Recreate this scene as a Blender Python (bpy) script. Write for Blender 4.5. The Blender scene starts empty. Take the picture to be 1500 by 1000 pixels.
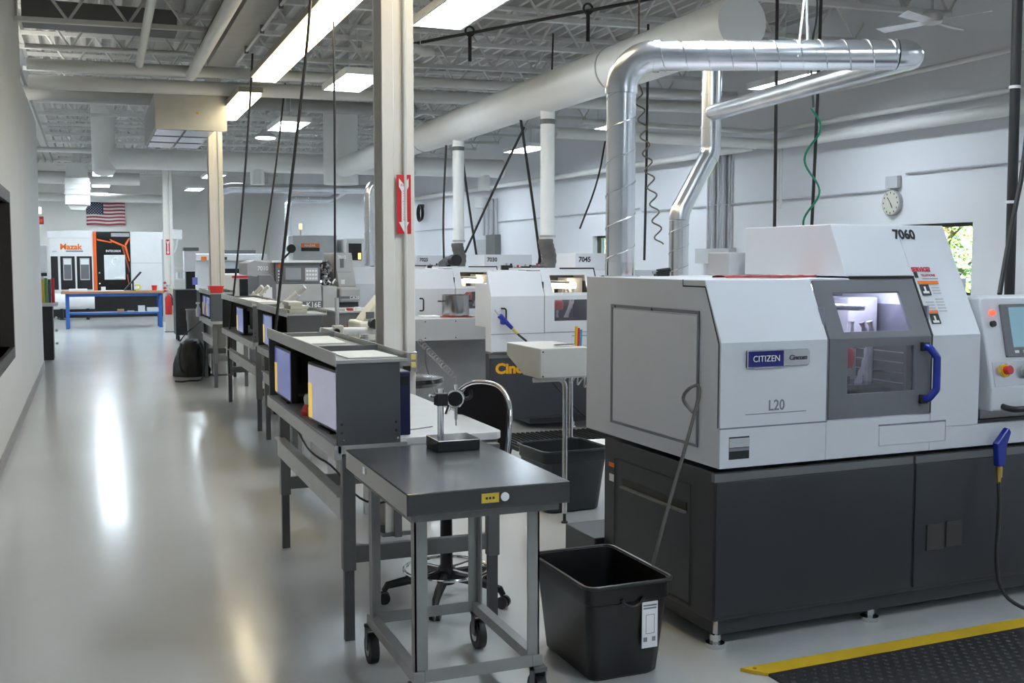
import bpy, math, random
from mathutils import Vector, Matrix
random.seed(7)
scene = bpy.context.scene
COL = scene.collection
R = math.radians

# ------------------------------------------------------------------ camera, world, exposure
cam_d = bpy.data.cameras.new('camera'); cam = bpy.data.objects.new('camera', cam_d); COL.objects.link(cam)
cam.location = (0, 0, 1.6)
cam.rotation_euler = (R(90 - 4.36), 0, R(-21.62))
cam_d.sensor_width = 36.0; cam_d.lens = 1560 / 1500 * 36.0; cam_d.clip_start = 0.05; cam_d.clip_end = 300
scene.camera = cam
vs = scene.view_settings
vs.view_transform = 'Standard'; vs.look = 'None'; vs.gamma = 1.0; vs.use_curve_mapping = False
vs.exposure = 1.38
world = bpy.data.worlds.new('world'); scene.world = world; world.use_nodes = True
wn = world.node_tree.nodes; wl = world.node_tree.links
sky = wn.new('ShaderNodeTexSky'); sky.sky_type = 'HOSEK_WILKIE'; sky.turbidity = 3.0; sky.sun_direction = (-0.5, -0.3, 0.8)
wl.new(sky.outputs[0], wn['Background'].inputs[0]); wn['Background'].inputs[1].default_value = 3.5
sun_d = bpy.data.lights.new('sun', 'SUN'); sun = bpy.data.objects.new('sun', sun_d); COL.objects.link(sun)
sun_d.energy = 16.0; sun_d.angle = 0.02; sun_d.color = (1, .95, .86)
sun.rotation_euler = (R(30), R(-38), 0); sun.location = (0, 0, 12)
LAMP_COOL = 15.0     # radiance of the cool troffers
LAMP_WARM = 4.0      # radiance of the warm strip lights

# ------------------------------------------------------------------ materials
MATS = {}
def mat(name, col, rough=.5, metal=0., var=.06, scale=6., bump=0., emit=0., emit_col=None, spec=.5, coat=0., trans=0., stretch=None):
    if name in MATS: return MATS[name]
    m = bpy.data.materials.new(name); m.use_nodes = True
    nt = m.node_tree; N = nt.nodes; L = nt.links; b = N['Principled BSDF']
    tc = N.new('ShaderNodeTexCoord'); mp = N.new('ShaderNodeMapping'); nz = N.new('ShaderNodeTexNoise'); rp = N.new('ShaderNodeValToRGB')
    L.new(tc.outputs['Object'], mp.inputs[0]); L.new(mp.outputs[0], nz.inputs['Vector']); L.new(nz.outputs[0], rp.inputs[0])
    if stretch: mp.inputs['Scale'].default_value = stretch
    nz.inputs['Scale'].default_value = scale; nz.inputs['Detail'].default_value = 4
    c = Vector(col[:3])
    rp.color_ramp.elements[0].position = .3; rp.color_ramp.elements[1].position = .7
    rp.color_ramp.elements[0].color = (*[max(0, v * (1 - var)) for v in c], 1)
    rp.color_ramp.elements[1].color = (*[min(1, v * (1 + var)) for v in c], 1)
    L.new(rp.outputs[0], b.inputs['Base Color'])
    b.inputs['Roughness'].default_value = rough; b.inputs['Metallic'].default_value = metal
    b.inputs['Specular IOR Level'].default_value = spec; b.inputs['Coat Weight'].default_value = coat
    if coat: b.inputs['Coat Roughness'].default_value = .1
    if trans: b.inputs['Transmission Weight'].default_value = trans
    if bump:
        bp = N.new('ShaderNodeBump'); bp.inputs['Strength'].default_value = bump; bp.inputs['Distance'].default_value = .01
        L.new(nz.outputs[0], bp.inputs['Height']); L.new(bp.outputs[0], b.inputs['Normal'])
    if emit:
        b.inputs['Emission Color'].default_value = (*(emit_col or col), 1); b.inputs['Emission Strength'].default_value = emit
    MATS[name] = m
    return m

def glass_mat(name, tint=(.9, .93, .95), clear=.85):
    if name in MATS: return MATS[name]
    m = bpy.data.materials.new(name); m.use_nodes = True; N = m.node_tree.nodes; L = m.node_tree.links
    N.remove(N['Principled BSDF']); o = N['Material Output']
    t = N.new('ShaderNodeBsdfTransparent'); t.inputs[0].default_value = (*tint, 1)
    g = N.new('ShaderNodeBsdfGlossy'); g.inputs['Roughness'].default_value = .03
    nz = N.new('ShaderNodeTexNoise'); nz.inputs['Scale'].default_value = 9
    mr = N.new('ShaderNodeMapRange'); mr.inputs[3].default_value = (1 - clear) * .6; mr.inputs[4].default_value = (1 - clear) * 1.2
    L.new(nz.outputs[0], mr.inputs[0])
    x = N.new('ShaderNodeMixShader'); L.new(mr.outputs[0], x.inputs[0]); L.new(t.outputs[0], x.inputs[1]); L.new(g.outputs[0], x.inputs[2]); L.new(x.outputs[0], o.inputs[0])
    MATS[name] = m
    return m

def floor_mat():
    m = mat('epoxy_floor', (.56, .56, .55), .2, var=.05, scale=.5, coat=.25)
    N = m.node_tree.nodes; L = m.node_tree.links; b = N['Principled BSDF']
    n2 = N.new('ShaderNodeTexNoise'); n2.inputs['Scale'].default_value = 1.3; n2.inputs['Detail'].default_value = 6
    mr = N.new('ShaderNodeMapRange'); mr.inputs[3].default_value = .13; mr.inputs[4].default_value = .3
    L.new(n2.outputs[0], mr.inputs[0]); L.new(mr.outputs[0], b.inputs['Roughness'])
    n3 = N.new('ShaderNodeTexNoise'); n3.inputs['Scale'].default_value = 14
    bp = N.new('ShaderNodeBump'); bp.inputs['Strength'].default_value = .02; L.new(n3.outputs[0], bp.inputs['Height']); L.new(bp.outputs[0], b.inputs['Normal'])
    return m

WALL = mat('wall_paint', (.70, .70, .70), .6, var=.02, scale=1.2)
WALLR = mat('block_wall_paint', (.72, .72, .75), .6, var=.02, scale=1.2)
WALLB = mat('back_wall_paint', (.76, .745, .70), .6, var=.02, scale=1.2)
DECK = mat('deck_paint', (.50, .49, .465), .55, var=.04, scale=2)
STEELW = mat('white_steel_paint', (.66, .65, .62), .45, var=.04, scale=3)
COLM = mat('column_paint', (.78, .74, .68), .4, var=.03, scale=3)
DUCTW = mat('white_duct_paint', (.80, .79, .77), .35, var=.03, scale=2)
GALV = mat('galvanised_steel', (.70, .72, .75), .27, 1., var=.12, scale=5, stretch=(1, 1, .3))
GALVD = mat('galvanised_seam', (.5, .5, .5), .3, 1., var=.1)
CHROME = mat('chrome', (.75, .75, .76), .12, 1., var=.03)
STEEL = mat('brushed_steel', (.55, .55, .55), .3, 1., var=.1, scale=20)
WHITE = mat('machine_white', (.70, .71, .75), .35, var=.02, scale=2)
CREAM = mat('machine_cream', (.70, .67, .62), .4, var=.03, scale=2)
GREY = mat('machine_grey', (.17, .17, .185), .4, var=.04, scale=3)
DGREY = mat('machine_dark_grey', (.034, .037, .045), .42, var=.08, scale=3)
LGREY = mat('light_grey_paint', (.5, .5, .51), .4, var=.03)
BENCHG = mat('bench_grey_paint', (.15, .152, .148), .45, var=.05, scale=5)
BENCHD = mat('bench_panel_grey', (.095, .098, .105), .45, var=.05, scale=5)
BENCHL = mat('bench_light_edge', (.46, .455, .44), .4, var=.04)
LAMIN = mat('white_laminate', (.82, .82, .82), .25, var=.02)
BLACK = mat('black_plastic', (.009, .009, .01), .4, var=.2)
BLACKG = mat('black_gloss', (.012, .012, .013), .15, var=.2, coat=.3)
RUBBER = mat('black_rubber', (.011, .011, .012), .6, var=.25, scale=20, bump=.1)
CABLE = mat('cable_black', (.02, .02, .022), .5, var=.2)
BLUEP = mat('blue_steel_paint', (.03, .12, .42), .4, var=.06)
WOOD = mat('butcher_block', (.42, .22, .12), .4, var=.18, scale=3, stretch=(1, 12, 12))
PAPER = mat('paper', (.88, .88, .86), .7, var=.02)
RED = mat('red_paint', (.55, .02, .02), .4, var=.08)
REDC = mat('red_cloth', (.45, .08, .07), .8, var=.25, scale=20, bump=.3)
ORANGE = mat('orange_paint', (.85, .14, .02), .4, var=.04)
YELLOW = mat('yellow_vinyl', (.62, .40, .015), .5, var=.12, scale=4)
NAVY = mat('navy_plastic', (.012, .014, .07), .4, var=.1)
BLUEH = mat('blue_handle', (.01, .03, .32), .25, var=.05)
GREEN = mat('green_hose', (.01, .25, .14), .4, var=.1)
BRASS = mat('brass', (.65, .45, .12), .3, 1., var=.1)
DARKIN = mat('dark_interior', (.02, .02, .022), .5, var=.2)
CHAMB = mat('chamber_steel', (.3, .3, .36), .3, .6, var=.12, scale=8)
IVORY = mat('ivory_plastic', (.66, .64, .55), .45, var=.04)
BINB = mat('bin_black', (.006, .006, .0065), .35, var=.15)
BIND = mat('bin_dark_slate', (.02, .026, .032), .45, var=.15)
SILVERP = mat('silver_badge', (.6, .6, .63), .25, .8, var=.04)
BADGE = mat('badge_blue', (.015, .02, .18), .25, var=.04)
INK = mat('ink_black', (.02, .02, .022), .5, var=.05)
INKG = mat('ink_grey', (.22, .23, .27), .5, var=.05)
INKW = mat('ink_white', (.85, .85, .85), .5, var=.02)
INKR = mat('ink_red', (.62, .03, .06), .5, var=.03)
INKO = mat('ink_orange', (.9, .2, .01), .5, var=.03)
GLASS = glass_mat('window_glass', (.95, .97, .97), .92)
TINTG = glass_mat('machine_glass', (.85, .85, .9), .88)
DGLASS = mat('dark_glass', (.02, .021, .024), .08, var=.2)
LENS = mat('troffer_lens', (.9, .95, 1), .4, emit=LAMP_COOL, emit_col=(.78, .90, 1.0))
LENSW = mat('strip_lens', (1, .9, .65), .4, emit=LAMP_WARM, emit_col=(1, .83, .52))
BULB = mat('bay_lens', (1, 1, 1), .4, emit=7, emit_col=(.98, .98, 1))
TUBE = mat('machine_lamp', (.9, .92, 1), .4, emit=10, emit_col=(.82, .86, 1))
SPARK = mat('lamp_glint', (1, .9, .6), .4, emit=9, emit_col=(1, .85, .5))  # glow standing in for a lamp reflected in the door glass
SCRB = mat('screen_blue', (.07, .09, .3), .15, emit=.13, emit_col=(.2, .24, .62))
SCRW = mat('screen_reflection', (.3, .3, .38), .15, emit=.14, emit_col=(.5, .5, .68))  # blue screen with a whitish reflection put into its colour and glow
SCRY = mat('screen_yellow', (.7, .5, .1), .2, emit=.22, emit_col=(.85, .6, .12))
SCRT = mat('screen_teal', (.08, .14, .18), .2, emit=.35, emit_col=(.16, .28, .34))
LEDR = mat('led_red', (.9, .1, .05), .3, emit=.5, emit_col=(1, .12, .06))
LEDO = mat('led_orange', (.9, .5, .05), .3, emit=3, emit_col=(1, .5, .08))
BAGM = mat('black_bag', (.02, .022, .022), .35, var=.3, scale=12, bump=.5)
LEAF = mat('leaf_green', (.30, .46, .12), .6, var=.45, scale=3)
GRASS = mat('lawn', (.2, .34, .09), .9, var=.3, scale=2)
BARK = mat('bark', (.12, .08, .05), .9, var=.3, scale=10)

# ------------------------------------------------------------------ mesh helpers
class MB:
    def __init__(s): s.v = []; s.f = []
    def add(s, vs, fs):
        o = len(s.v); s.v += [tuple(v) for v in vs]; s.f += [tuple(i + o for i in f) for f in fs]; return s
    def box(s, x0, x1, y0, y1, z0, z1):
        return s.add([(x0, y0, z0), (x1, y0, z0), (x1, y1, z0), (x0, y1, z0), (x0, y0, z1), (x1, y0, z1), (x1, y1, z1), (x0, y1, z1)],
                     [(0, 3, 2, 1), (4, 5, 6, 7), (0, 1, 5, 4), (1, 2, 6, 5), (2, 3, 7, 6), (3, 0, 4, 7)])
    def cbox(s, c, d):
        return s.box(c[0] - d[0] / 2, c[0] + d[0] / 2, c[1] - d[1] / 2, c[1] + d[1] / 2, c[2] - d[2] / 2, c[2] + d[2] / 2)
    def prism(s, poly, axis, a0, a1):
        n = len(poly)
        def P(p, a): return (a, p[0], p[1]) if axis == 'x' else ((p[0], a, p[1]) if axis == 'y' else (p[0], p[1], a))
        return s.add([P(p, a0) for p in poly] + [P(p, a1) for p in poly],
                     [tuple(range(n))[::-1], tuple(range(n, 2 * n))] + [(i, (i + 1) % n, n + (i + 1) % n, n + i) for i in range(n)])
    def tube(s, pts, r, n=10, cap=True, radii=None):
        pts = [Vector(p) for p in pts]; m = len(pts); t0 = (pts[1] - pts[0]).normalized()
        up = Vector((0, 0, 1)) if abs(t0.z) < .9 else Vector((1, 0, 0)); nr = t0.cross(up).normalized()
        vs = []; pt = t0
        for i, p in enumerate(pts):
            t = (pts[min(i + 1, m - 1)] - pts[max(i - 1, 0)]).normalized()
            ax = pt.cross(t)
            if ax.length > 1e-6: nr = Matrix.Rotation(pt.angle(t), 3, ax.normalized()) @ nr
            pt = t; b = t.cross(nr).normalized(); rr = radii[i] if radii else r
            vs += [p + (nr * math.cos(a) + b * math.sin(a)) * rr for a in [2 * math.pi * k / n for k in range(n)]]
        fs = [(i * n + k, i * n + (k + 1) % n, (i + 1) * n + (k + 1) % n, (i + 1) * n + k) for i in range(m - 1) for k in range(n)]
        if cap: fs += [tuple(range(n))[::-1], tuple(range((m - 1) * n, m * n))]
        return s.add(vs, fs)
    def cyl(s, p0, p1, r, n=16, r2=None):
        return s.tube([p0, p1], r, n, radii=[r, r if r2 is None else r2])
    def lathe(s, prof, c=(0, 0, 0), n=20, sx=1., sy=1.):
        vs = [(c[0] + r * sx * math.cos(2 * math.pi * k / n), c[1] + r * sy * math.sin(2 * math.pi * k / n), c[2] + z) for r, z in prof for k in range(n)]
        m = len(prof)
        fs = [(i * n + k, i * n + (k + 1) % n, (i + 1) * n + (k + 1) % n, (i + 1) * n + k) for i in range(m - 1) for k in range(n)]
        fs += [tuple(range(n))[::-1], tuple(range((m - 1) * n, m * n))]
        return s.add(vs, fs)
    def plate(s, q, t):                      # quad or polygon plate of thickness t along its normal
        q = [Vector(p) for p in q]; nr = (q[1] - q[0]).cross(q[2] - q[0]).normalized() * t; n = len(q)
        return s.add(q + [p + nr for p in q], [tuple(range(n))[::-1], tuple(range(n, 2 * n))] + [(i, (i + 1) % n, n + (i + 1) % n, n + i) for i in range(n)])
    def frame(s, o, U, V, outer, inner, t):  # plate with a rectangular hole; o + u*U + v*V
        o, U, V = Vector(o), Vector(U), Vector(V); nr = U.cross(V).normalized() * t
        a0, a1, b0, b1 = outer; c0, c1, d0, d1 = inner
        P = lambda u, v: o + U * u + V * v
        vs = [P(a0, b0), P(a1, b0), P(a1, b1), P(a0, b1), P(c0, d0), P(c1, d0), P(c1, d1), P(c0, d1)]
        fs = []
        for i in range(4):
            j = (i + 1) % 4
            fs += [(i, 4 + i, 4 + j, j), (8 + i, 8 + j, 12 + j, 12 + i), (i, j, 8 + j, 8 + i), (4 + j, 4 + i, 12 + i, 12 + j)]
        return s.add(vs + [v + nr for v in vs], fs)
    def rrect(s, x0, x1, y0, y1, r, n=4):
        out = []
        for cx, cy, a in ((x1 - r, y1 - r, 0), (x0 + r, y1 - r, 90), (x0 + r, y0 + r, 180), (x1 - r, y0 + r, 270)):
            out += [(cx + r * math.cos(R(a + 90 * k / n)), cy + r * math.sin(R(a + 90 * k / n))) for k in range(n + 1)]
        return out
    def mesh(s, name, mt, smooth=False, inv=None):
        me = bpy.data.meshes.new(name)
        me.from_pydata([inv @ Vector(v) for v in s.v] if inv else s.v, [], s.f)
        me.materials.append(mt)
        if smooth:
            for p in me.polygons: p.use_smooth = True
            me.set_sharp_from_angle(angle=R(38))
        me.update(); return me
    def build(s, name, mt, parent=None, smooth=False, bevel=0., local=False, org=None):
        """parent given: vertices are in world space unless local; no parent: origin set to org or the base centre"""
        if parent is not None: inv = None if local else parent.matrix_basis.inverted()
        else:
            if org is None:
                xs, ys, zs = zip(*s.v); org = ((min(xs) + max(xs)) / 2, (min(ys) + max(ys)) / 2, min(zs))
            inv = Matrix.Translation(-Vector(org))
        o = bpy.data.objects.new(name, s.mesh(name, mt, smooth, inv)); COL.objects.link(o)
        if parent is not None: o.parent = parent
        else: o.location = org
        if bevel:
            b = o.modifiers.new('bevel', 'BEVEL'); b.width = bevel; b.segments = 2; b.limit_method = 'ANGLE'; b.angle_limit = R(50)
        return o
def sub(mb, name, mt, part, smooth=False, bevel=0., local=False):   # a sub-part; the part sits untransformed under its thing
    o = mb.build(name, mt, part.parent, smooth, bevel, local); o.parent = part; return o
def tag(o, label, cat=None, group=None, kind=None):
    o['label'] = label
    if cat: o['category'] = cat
    if group: o['group'] = group
    if kind: o['kind'] = kind
    return o
def thing(name, label, cat, loc=(0, 0, 0), rz=0., group=None):
    o = bpy.data.objects.new(name, None); COL.objects.link(o); o.empty_display_size = .1
    o.location = loc; o.rotation_euler = (0, 0, R(rz)); o.matrix_basis = Matrix.Translation(loc) @ Matrix.Rotation(R(rz), 4, 'Z')
    return tag(o, label, cat, group)
def struct(mb, name, mt, label, smooth=False, bevel=0.):
    o = mb.build(name, mt, None, smooth, bevel, org=(0, 0, 0)); return tag(o, label, None, None, 'structure')
def copy_tree(o, parent=None):
    c = o.copy(); COL.objects.link(c); c.parent = parent
    for ch in o.children: copy_tree(ch, c)
    return c
def text(name, s, size, mt, parent, loc, rot=(90, 0, 0), sx=1., ext=.0008, align='LEFT', bold=0., shear=0.):
    cu = bpy.data.curves.new(name, 'FONT'); cu.body = s; cu.size = size; cu.extrude = ext; cu.align_x = align; cu.offset = bold * size; cu.shear = shear; cu.resolution_u = 3
    t = bpy.data.objects.new(name, cu); COL.objects.link(t); bpy.context.view_layer.update()
    me = bpy.data.meshes.new_from_object(t.evaluated_get(bpy.context.evaluated_depsgraph_get()))
    bpy.data.objects.remove(t); bpy.data.curves.remove(cu)
    M = Matrix.Translation(loc) @ Matrix.Rotation(R(rot[2]), 4, 'Z') @ Matrix.Rotation(R(rot[1]), 4, 'Y') @ Matrix.Rotation(R(rot[0]), 4, 'X') @ Matrix.Diagonal((sx, 1, 1, 1))
    me.transform(M); me.materials.clear(); me.materials.append(mt); me.name = name
    o = bpy.data.objects.new(name, me); COL.objects.link(o); o.parent = parent
    return o
def arc(c, a, b, r, t0, t1, n=8):   # points c + r*(cos*a + sin*b)
    c, a, b = Vector(c), Vector(a), Vector(b)
    return [c + a * (r * math.cos(R(t0 + (t1 - t0) * k / n))) + b * (r * math.sin(R(t0 + (t1 - t0) * k / n))) for k in range(n + 1)]
def bend(p0, p1, p2, r, n=8):       # fillet at p1
    p0, p1, p2 = Vector(p0), Vector(p1), Vector(p2); d0 = (p0 - p1).normalized(); d1 = (p2 - p1).normalized()
    h = d0.angle(d1) / 2; t = r / math.tan(h); a = p1 + d0 * t; b = p1 + d1 * t; c = p1 + (d0 + d1).normalized() * (r / math.sin(h))
    va, vb = a - c, b - c; w = va.angle(vb)
    return [c + (va * math.sin((1 - k / n) * w) + vb * math.sin(k / n * w)) / math.sin(w) for k in range(n + 1)]
def path(pts, r, n=6):
    out = [Vector(pts[0])]
    for i in range(1, len(pts) - 1): out += bend(pts[i - 1], pts[i], pts[i + 1], r, n)
    return out + [Vector(pts[-1])]
def sag(p0, p1, s, n=14):
    p0, p1 = Vector(p0), Vector(p1)
    return [p0.lerp(p1, k / n) - Vector((0, 0, 4 * s * (k / n) * (1 - k / n))) for k in range(n + 1)]
def coil(p0, p1, r, turns, n=10, amp2=None):
    p0, p1 = Vector(p0), Vector(p1); d = (p1 - p0).normalized(); a = d.cross(Vector((0, 1, 0.1))).normalized(); b = d.cross(a)
    m = int(turns * n)
    return [p0.lerp(p1, k / m) + a * r * math.cos(2 * math.pi * k / n) + b * (amp2 or r) * math.sin(2 * math.pi * k / n) for k in range(m + 1)]

# ================================================================== the building
struct(MB().box(-6, 9.2, -6, 36.2, -.2, 0), 'floor', floor_mat(), 'glossy light grey epoxy floor')
# left wall: tall near stretch, lower far stretch, dark framed interior window
XL = -.66
w = MB()
WY0, WY1, WZ0, WZ1 = 7.2, 10.35, .84, 2.1
for y0, y1, z0, z1 in ((-6, WY0, 0, 4.9), (WY1, 13.4, 0, 4.9), (WY0, WY1, 0, WZ0), (WY0, WY1, WZ1, 4.9), (13.4, 17.2, 0, 3.62)):
    w.box(XL - .15, XL, y0, y1, z0, z1)
w.box(-6, XL - .15, 17.05, 17.2, 0, 3.62)
struct(w, 'wall_left', WALL, 'off-white plaster wall along the aisle')
wf = MB().frame((XL + .03, 0, 0), (0, 1, 0), (0, 0, 1), (WY0 - .08, WY1 + .08, WZ0 - .1, WZ1 + .1), (WY0 + .02, WY1 - .02, WZ0, WZ1), -.2)
win1 = struct(wf, 'window_1', mat('dark_bronze', (.05, .045, .045), .4), 'dark framed interior window in the aisle wall')
g = MB().box(XL - .09, XL - .08, WY0, WY1, WZ0, WZ1).build('pane', DGLASS, win1)
g = MB().box(XL - .1, XL - .04, 8.75, 8.8, WZ0, WZ1).build('mullion', mat('dark_bronze', (.05, .045, .045), .4), win1)
struct(MB().box(XL, XL + .012, -6, 17.2, 0, .11), 'baseboard_left', mat('baseboard_grey', (.3, .3, .3), .5), 'grey vinyl baseboard')
struct(MB().box(-6, 9.2, 36, 36.2, 0, 5.2), 'wall_back', WALLB, 'beige far wall behind the machines')
struct(MB().box(5.6, 9, 33, 36, 0, 5.2), 'wall_partition', WALL, 'pale partition at the far right corner')
struct(MB().box(-6, 9.2, -6.2, -6, 0, 5.2), 'wall_front', WALL, 'wall behind the camera')
struct(MB().box(-6.2, -6, 17, 36.2, 0, 5.2), 'wall_left_far', WALLB, 'far side wall of the left bay')
# right wall with two windows
w = MB(); XR = 9.0
wins = ((9.03, 10.6, 1.2, 2.02), (17.0, 18.5, 1.2, 2.06))
ys = [-6] + [v for q in wins for v in q[:2]] + [36.2]
for i in range(0, 6, 2): w.box(XR, XR + .25, ys[i], ys[i + 1], 0, 5.2)
for y0, y1, z0, z1 in wins:
    w.box(XR, XR + .25, y0, y1, 0, z0); w.box(XR, XR + .25, y0, y1, z1, 5.2)
struct(w, 'wall_right', WALLR, 'pale painted block wall with two windows')
for i, (y0, y1, z0, z1) in enumerate(wins):
    fr = struct(MB().frame((XR + .1, 0, 0), (0, 1, 0), (0, 0, 1), (y0, y1, z0, z1), (y0 + .04, y1 - .04, z0 + .04, z1 - .04), .06), 'window_%d' % (i + 2), mat('dark_bronze', (0, 0, 0)), 'dark framed window in the block wall')
    MB().box(XR + .125, XR + .132, y0 + .04, y1 - .04, z0 + .04, z1 - .04).build('pane', GLASS, fr)
    MB().box(XR + .09, XR + .17, (y0 + y1) / 2 - .02, (y0 + y1) / 2 + .02, z0, z1).build('mullion', mat('dark_bronze', (0, 0, 0)), fr)
# roof deck with trapezoid flutes running along the aisle, slightly pitched
SL = .02
d = MB(); x = -6.; prof = []
while x < 9.2:
    prof += [(x, 4.62), (x + .05, 4.62), (x + .075, 4.70), (x + .175, 4.70)]; x += .2
vs_, fs_ = [], []
for px_, pz_ in prof: vs_ += [(px_, -6, pz_ + SL * px_), (px_, 36.2, pz_ + SL * px_)]
fs_ = [(2 * i, 2 * i + 1, 2 * i + 3, 2 * i + 2) for i in range(len(prof) - 1)]
d.add(vs_, fs_); d.box(-6.2, 9.25, -6.2, 36.2, 5.0, 5.1)
struct(d, 'ceiling', DECK, 'fluted steel roof deck painted off-white')
# open web joists
def chord(z):
    m = MB(); m.box(-.65, 8.98, -.035, -.005, z, z + .05); m.box(-.65, 8.98, .005, .035, z, z + .05); m.box(-.65, 8.98, -.035, .035, z + .045, z + .05); return m
ch_b = chord(4.10).mesh('bottom_chord', STEELW); ch_t = chord(4.56).mesh('top_chord', STEELW)
rods = [MB().cyl((0, 0, 4.13), (.3 * k, 0, 4.57), .016, 8).mesh('web_rod', STEELW, True) for k in (1, -1)]
allw = MB()
for i in range(16):
    for k in (1, -1): allw.cyl((-.05 + .6 * i, 0, 4.13), (-.05 + .6 * i + .3 * k, 0, 4.57), .012, 6)
allw_m = allw.mesh('web', STEELW, True)
for j in range(18):
    y = 7.8 + 1.55 * j
    t = thing('roof_joist', 'off-white open web steel joist under the roof deck', 'roof joist', (0, y, 0), 0, 'roof joists'); t.rotation_euler = (0, -SL, 0)
    def ch(nm, me, x=0.):
        o = bpy.data.objects.new(nm, me); COL.objects.link(o); o.parent = t; o.location = (x, 0, 0); return o
    ch('bottom_chord', ch_b); ch('top_chord', ch_t)
    if y < 17:
        for i in range(16):
            for k in (0, 1): ch('web_rod', rods[k], -.05 + .6 * i)
    else: ch('web', allw_m)['kind'] = 'stuff'
# columns: wide flange look with a conduit on the front face
def column(y, label, sign):
    t = thing('steel_column', label, 'column', (1.655, y, 0), 0, 'columns along the bench row')
    x0, x1 = 1.56, 1.75
    m = MB().box(x0, x1, y - .095, y - .083, .02, 4.62).box(x0, x1, y + .083, y + .095, .02, 4.62).box(1.648, 1.662, y - .083, y + .083, .02, 4.62)
    m.box(x0, x0 + .07, y - .1, y - .083, .02, 4.62)
    m.build('shaft', COLM, t, bevel=.004)
    MB().box(x0 - .02, x1 + .02, y - .115, y + .115, 0, .02).build('base_plate', BENCHG, t)
    MB().cyl((1.69, y - .112, 1.06), (1.69, y - .112, 4.5), .011, 10).build('conduit', STEELW, t, True)
    return t
c1 = column(6.03, 'off-white steel column with a fire arrow sign and outlet box', True)
column(15.3, 'off-white steel column behind the bench with the red bin', False)
c3 = column(24.95, 'off-white steel column with a red extinguisher at its foot', False)
# outlet box on the first column
ob = MB().box(1.64, 1.745, 5.885, 5.93, .955, 1.075).build('outlet_box', STEEL, c1, bevel=.004)
for dx, dz in ((.025, .09), (.072, .09), (.072, .045)):
    sub(MB().cbox((1.648 + dx, 5.883, .955 + dz), (.03, .006, .034)), 'socket', mat('socket_yellow', (.75, .6, .2), .4), ob, False, .004)
MB().box(1.655, 1.695, 5.845, 5.882, .965, 1.0).build('plug_adapter', BLACK, c1, bevel=.004)
def fire_sign(x0, x1, z0, z1, y, label):
    t = thing('fire_sign', label, 'sign', ((x0 + x1) / 2, y, z0), 0, None)
    w, h = x1 - x0, z1 - z0; cx = (x0 + x1) / 2
    MB().box(x0, x1, y, y + .003, z0, z1).build('plate', mat('sign_red', (.62, .02, .025), .35), t)
    q = [(cx - w * .34, z1 - h * .06), (cx, z1 - h * .16), (cx + w * .34, z1 - h * .06), (cx + w * .34, z1 - h * .2), (cx + w * .16, z1 - h * .28), (cx + w * .16, z0 + h * .2), (cx + w * .36, z0 + h * .2), (cx, z0 + h * .03), (cx - w * .36, z0 + h * .2), (cx - w * .16, z0 + h * .2), (cx - w * .16, z1 - h * .28), (cx - w * .34, z1 - h * .2)]
    MB().prism(q, 'y', y - .001, y).build('arrow', INKW, t)
    L = Vector((-cx, -y, -z0))
    text('lettering', 'FIRE', w * .26, mat('sign_red', (0, 0, 0)), t, Vector((cx, y - .0015, z1 - h * .2)) + L, (90, 0, 0), .9, .0004, 'CENTER')
    for i, c in enumerate('EXTINGUISHER'):
        text('lettering', c, w * .17, mat('sign_red', (0, 0, 0)), t, Vector((cx, y - .0015, z1 - h * (.29 + i * .044))) + L, (90, 0, 0), 1, .0004, 'CENTER')
fire_sign(1.638, 1.722, 1.75, 2.085, 5.912, 'red and white fire extinguisher arrow sign on the nearest column')
fire_sign(1.6, 1.68, 1.72, 2.06, 24.83, 'small red fire extinguisher sign on the column by the blue table')

# ------------------------------------------------------------------ ducts and pipes
def pipe(name, pts, r, mt, label, cat='pipe', n=14, group=None):
    return tag(MB().tube(pts, r, n).build(name, mt, None, True), label, cat, group)
# main white exhaust duct with its end cap, ring seams and riser
md = thing('exhaust_duct', 'large white round exhaust duct running above the machine row', 'duct', (4.45, 6.9, 3.1))
MB().tube([(4.45, 6.75, 3.32), (4.45, 14.6, 3.32), (4.45, 14.75, 3.32), (4.45, 19.8, 3.32)], .2, 28, radii=[.2, .2, .185, .185]).build('duct_run', DUCTW, md, True)
MB().tube([(4.45, 6.70, 3.32), (4.45, 6.76, 3.32)], .205, 28).build('end_cap', DUCTW, md, True)
for y in (8.7, 14.55): MB().tube([(4.45, y, 3.32), (4.45, y + .025, 3.32)], .204, 28).build('ring_seam', GALVD, md, True)
MB().cyl((4.45, 19.95, 3.02), (4.45, 19.95, 4.66), .32, 28).build('riser', DUCTW, md, True)
for i, (y, zb) in enumerate(((10.23, 1.52), (13.1, 1.52))):
    t = thing('drop_duct', ('white vertical drop duct above the lathe with amber lettering', 'white vertical drop duct above the lathe behind the steel pot')[i], 'duct', (4.45, y, zb))
    MB().cyl((4.45, y, 1.82), (4.45, y, 3.16), .075, 20).build('pipe', mat('white_pvc', (.86, .86, .85), .35, var=.02), t, True)
    MB().tube([(4.45, y, 3.0), (4.45, y, 3.05)], .078, 20).build('band', BENCHG, t, True)
    MB().tube([(4.45, y, 1.84), (4.45, y, 1.86)], .086, 20).build('clamp', STEEL, t, True)
    rd = [.075 + .006 * (k % 2) for k in range(13)]
    MB().tube([(4.45 + .02 * math.sin(k * .4), y, 1.52 + .025 * k) for k in range(13)], .08, 16, radii=rd).build('flexible_boot', mat('boot_grey', (.13, .125, .12), .6, var=.3), t, True)
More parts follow.
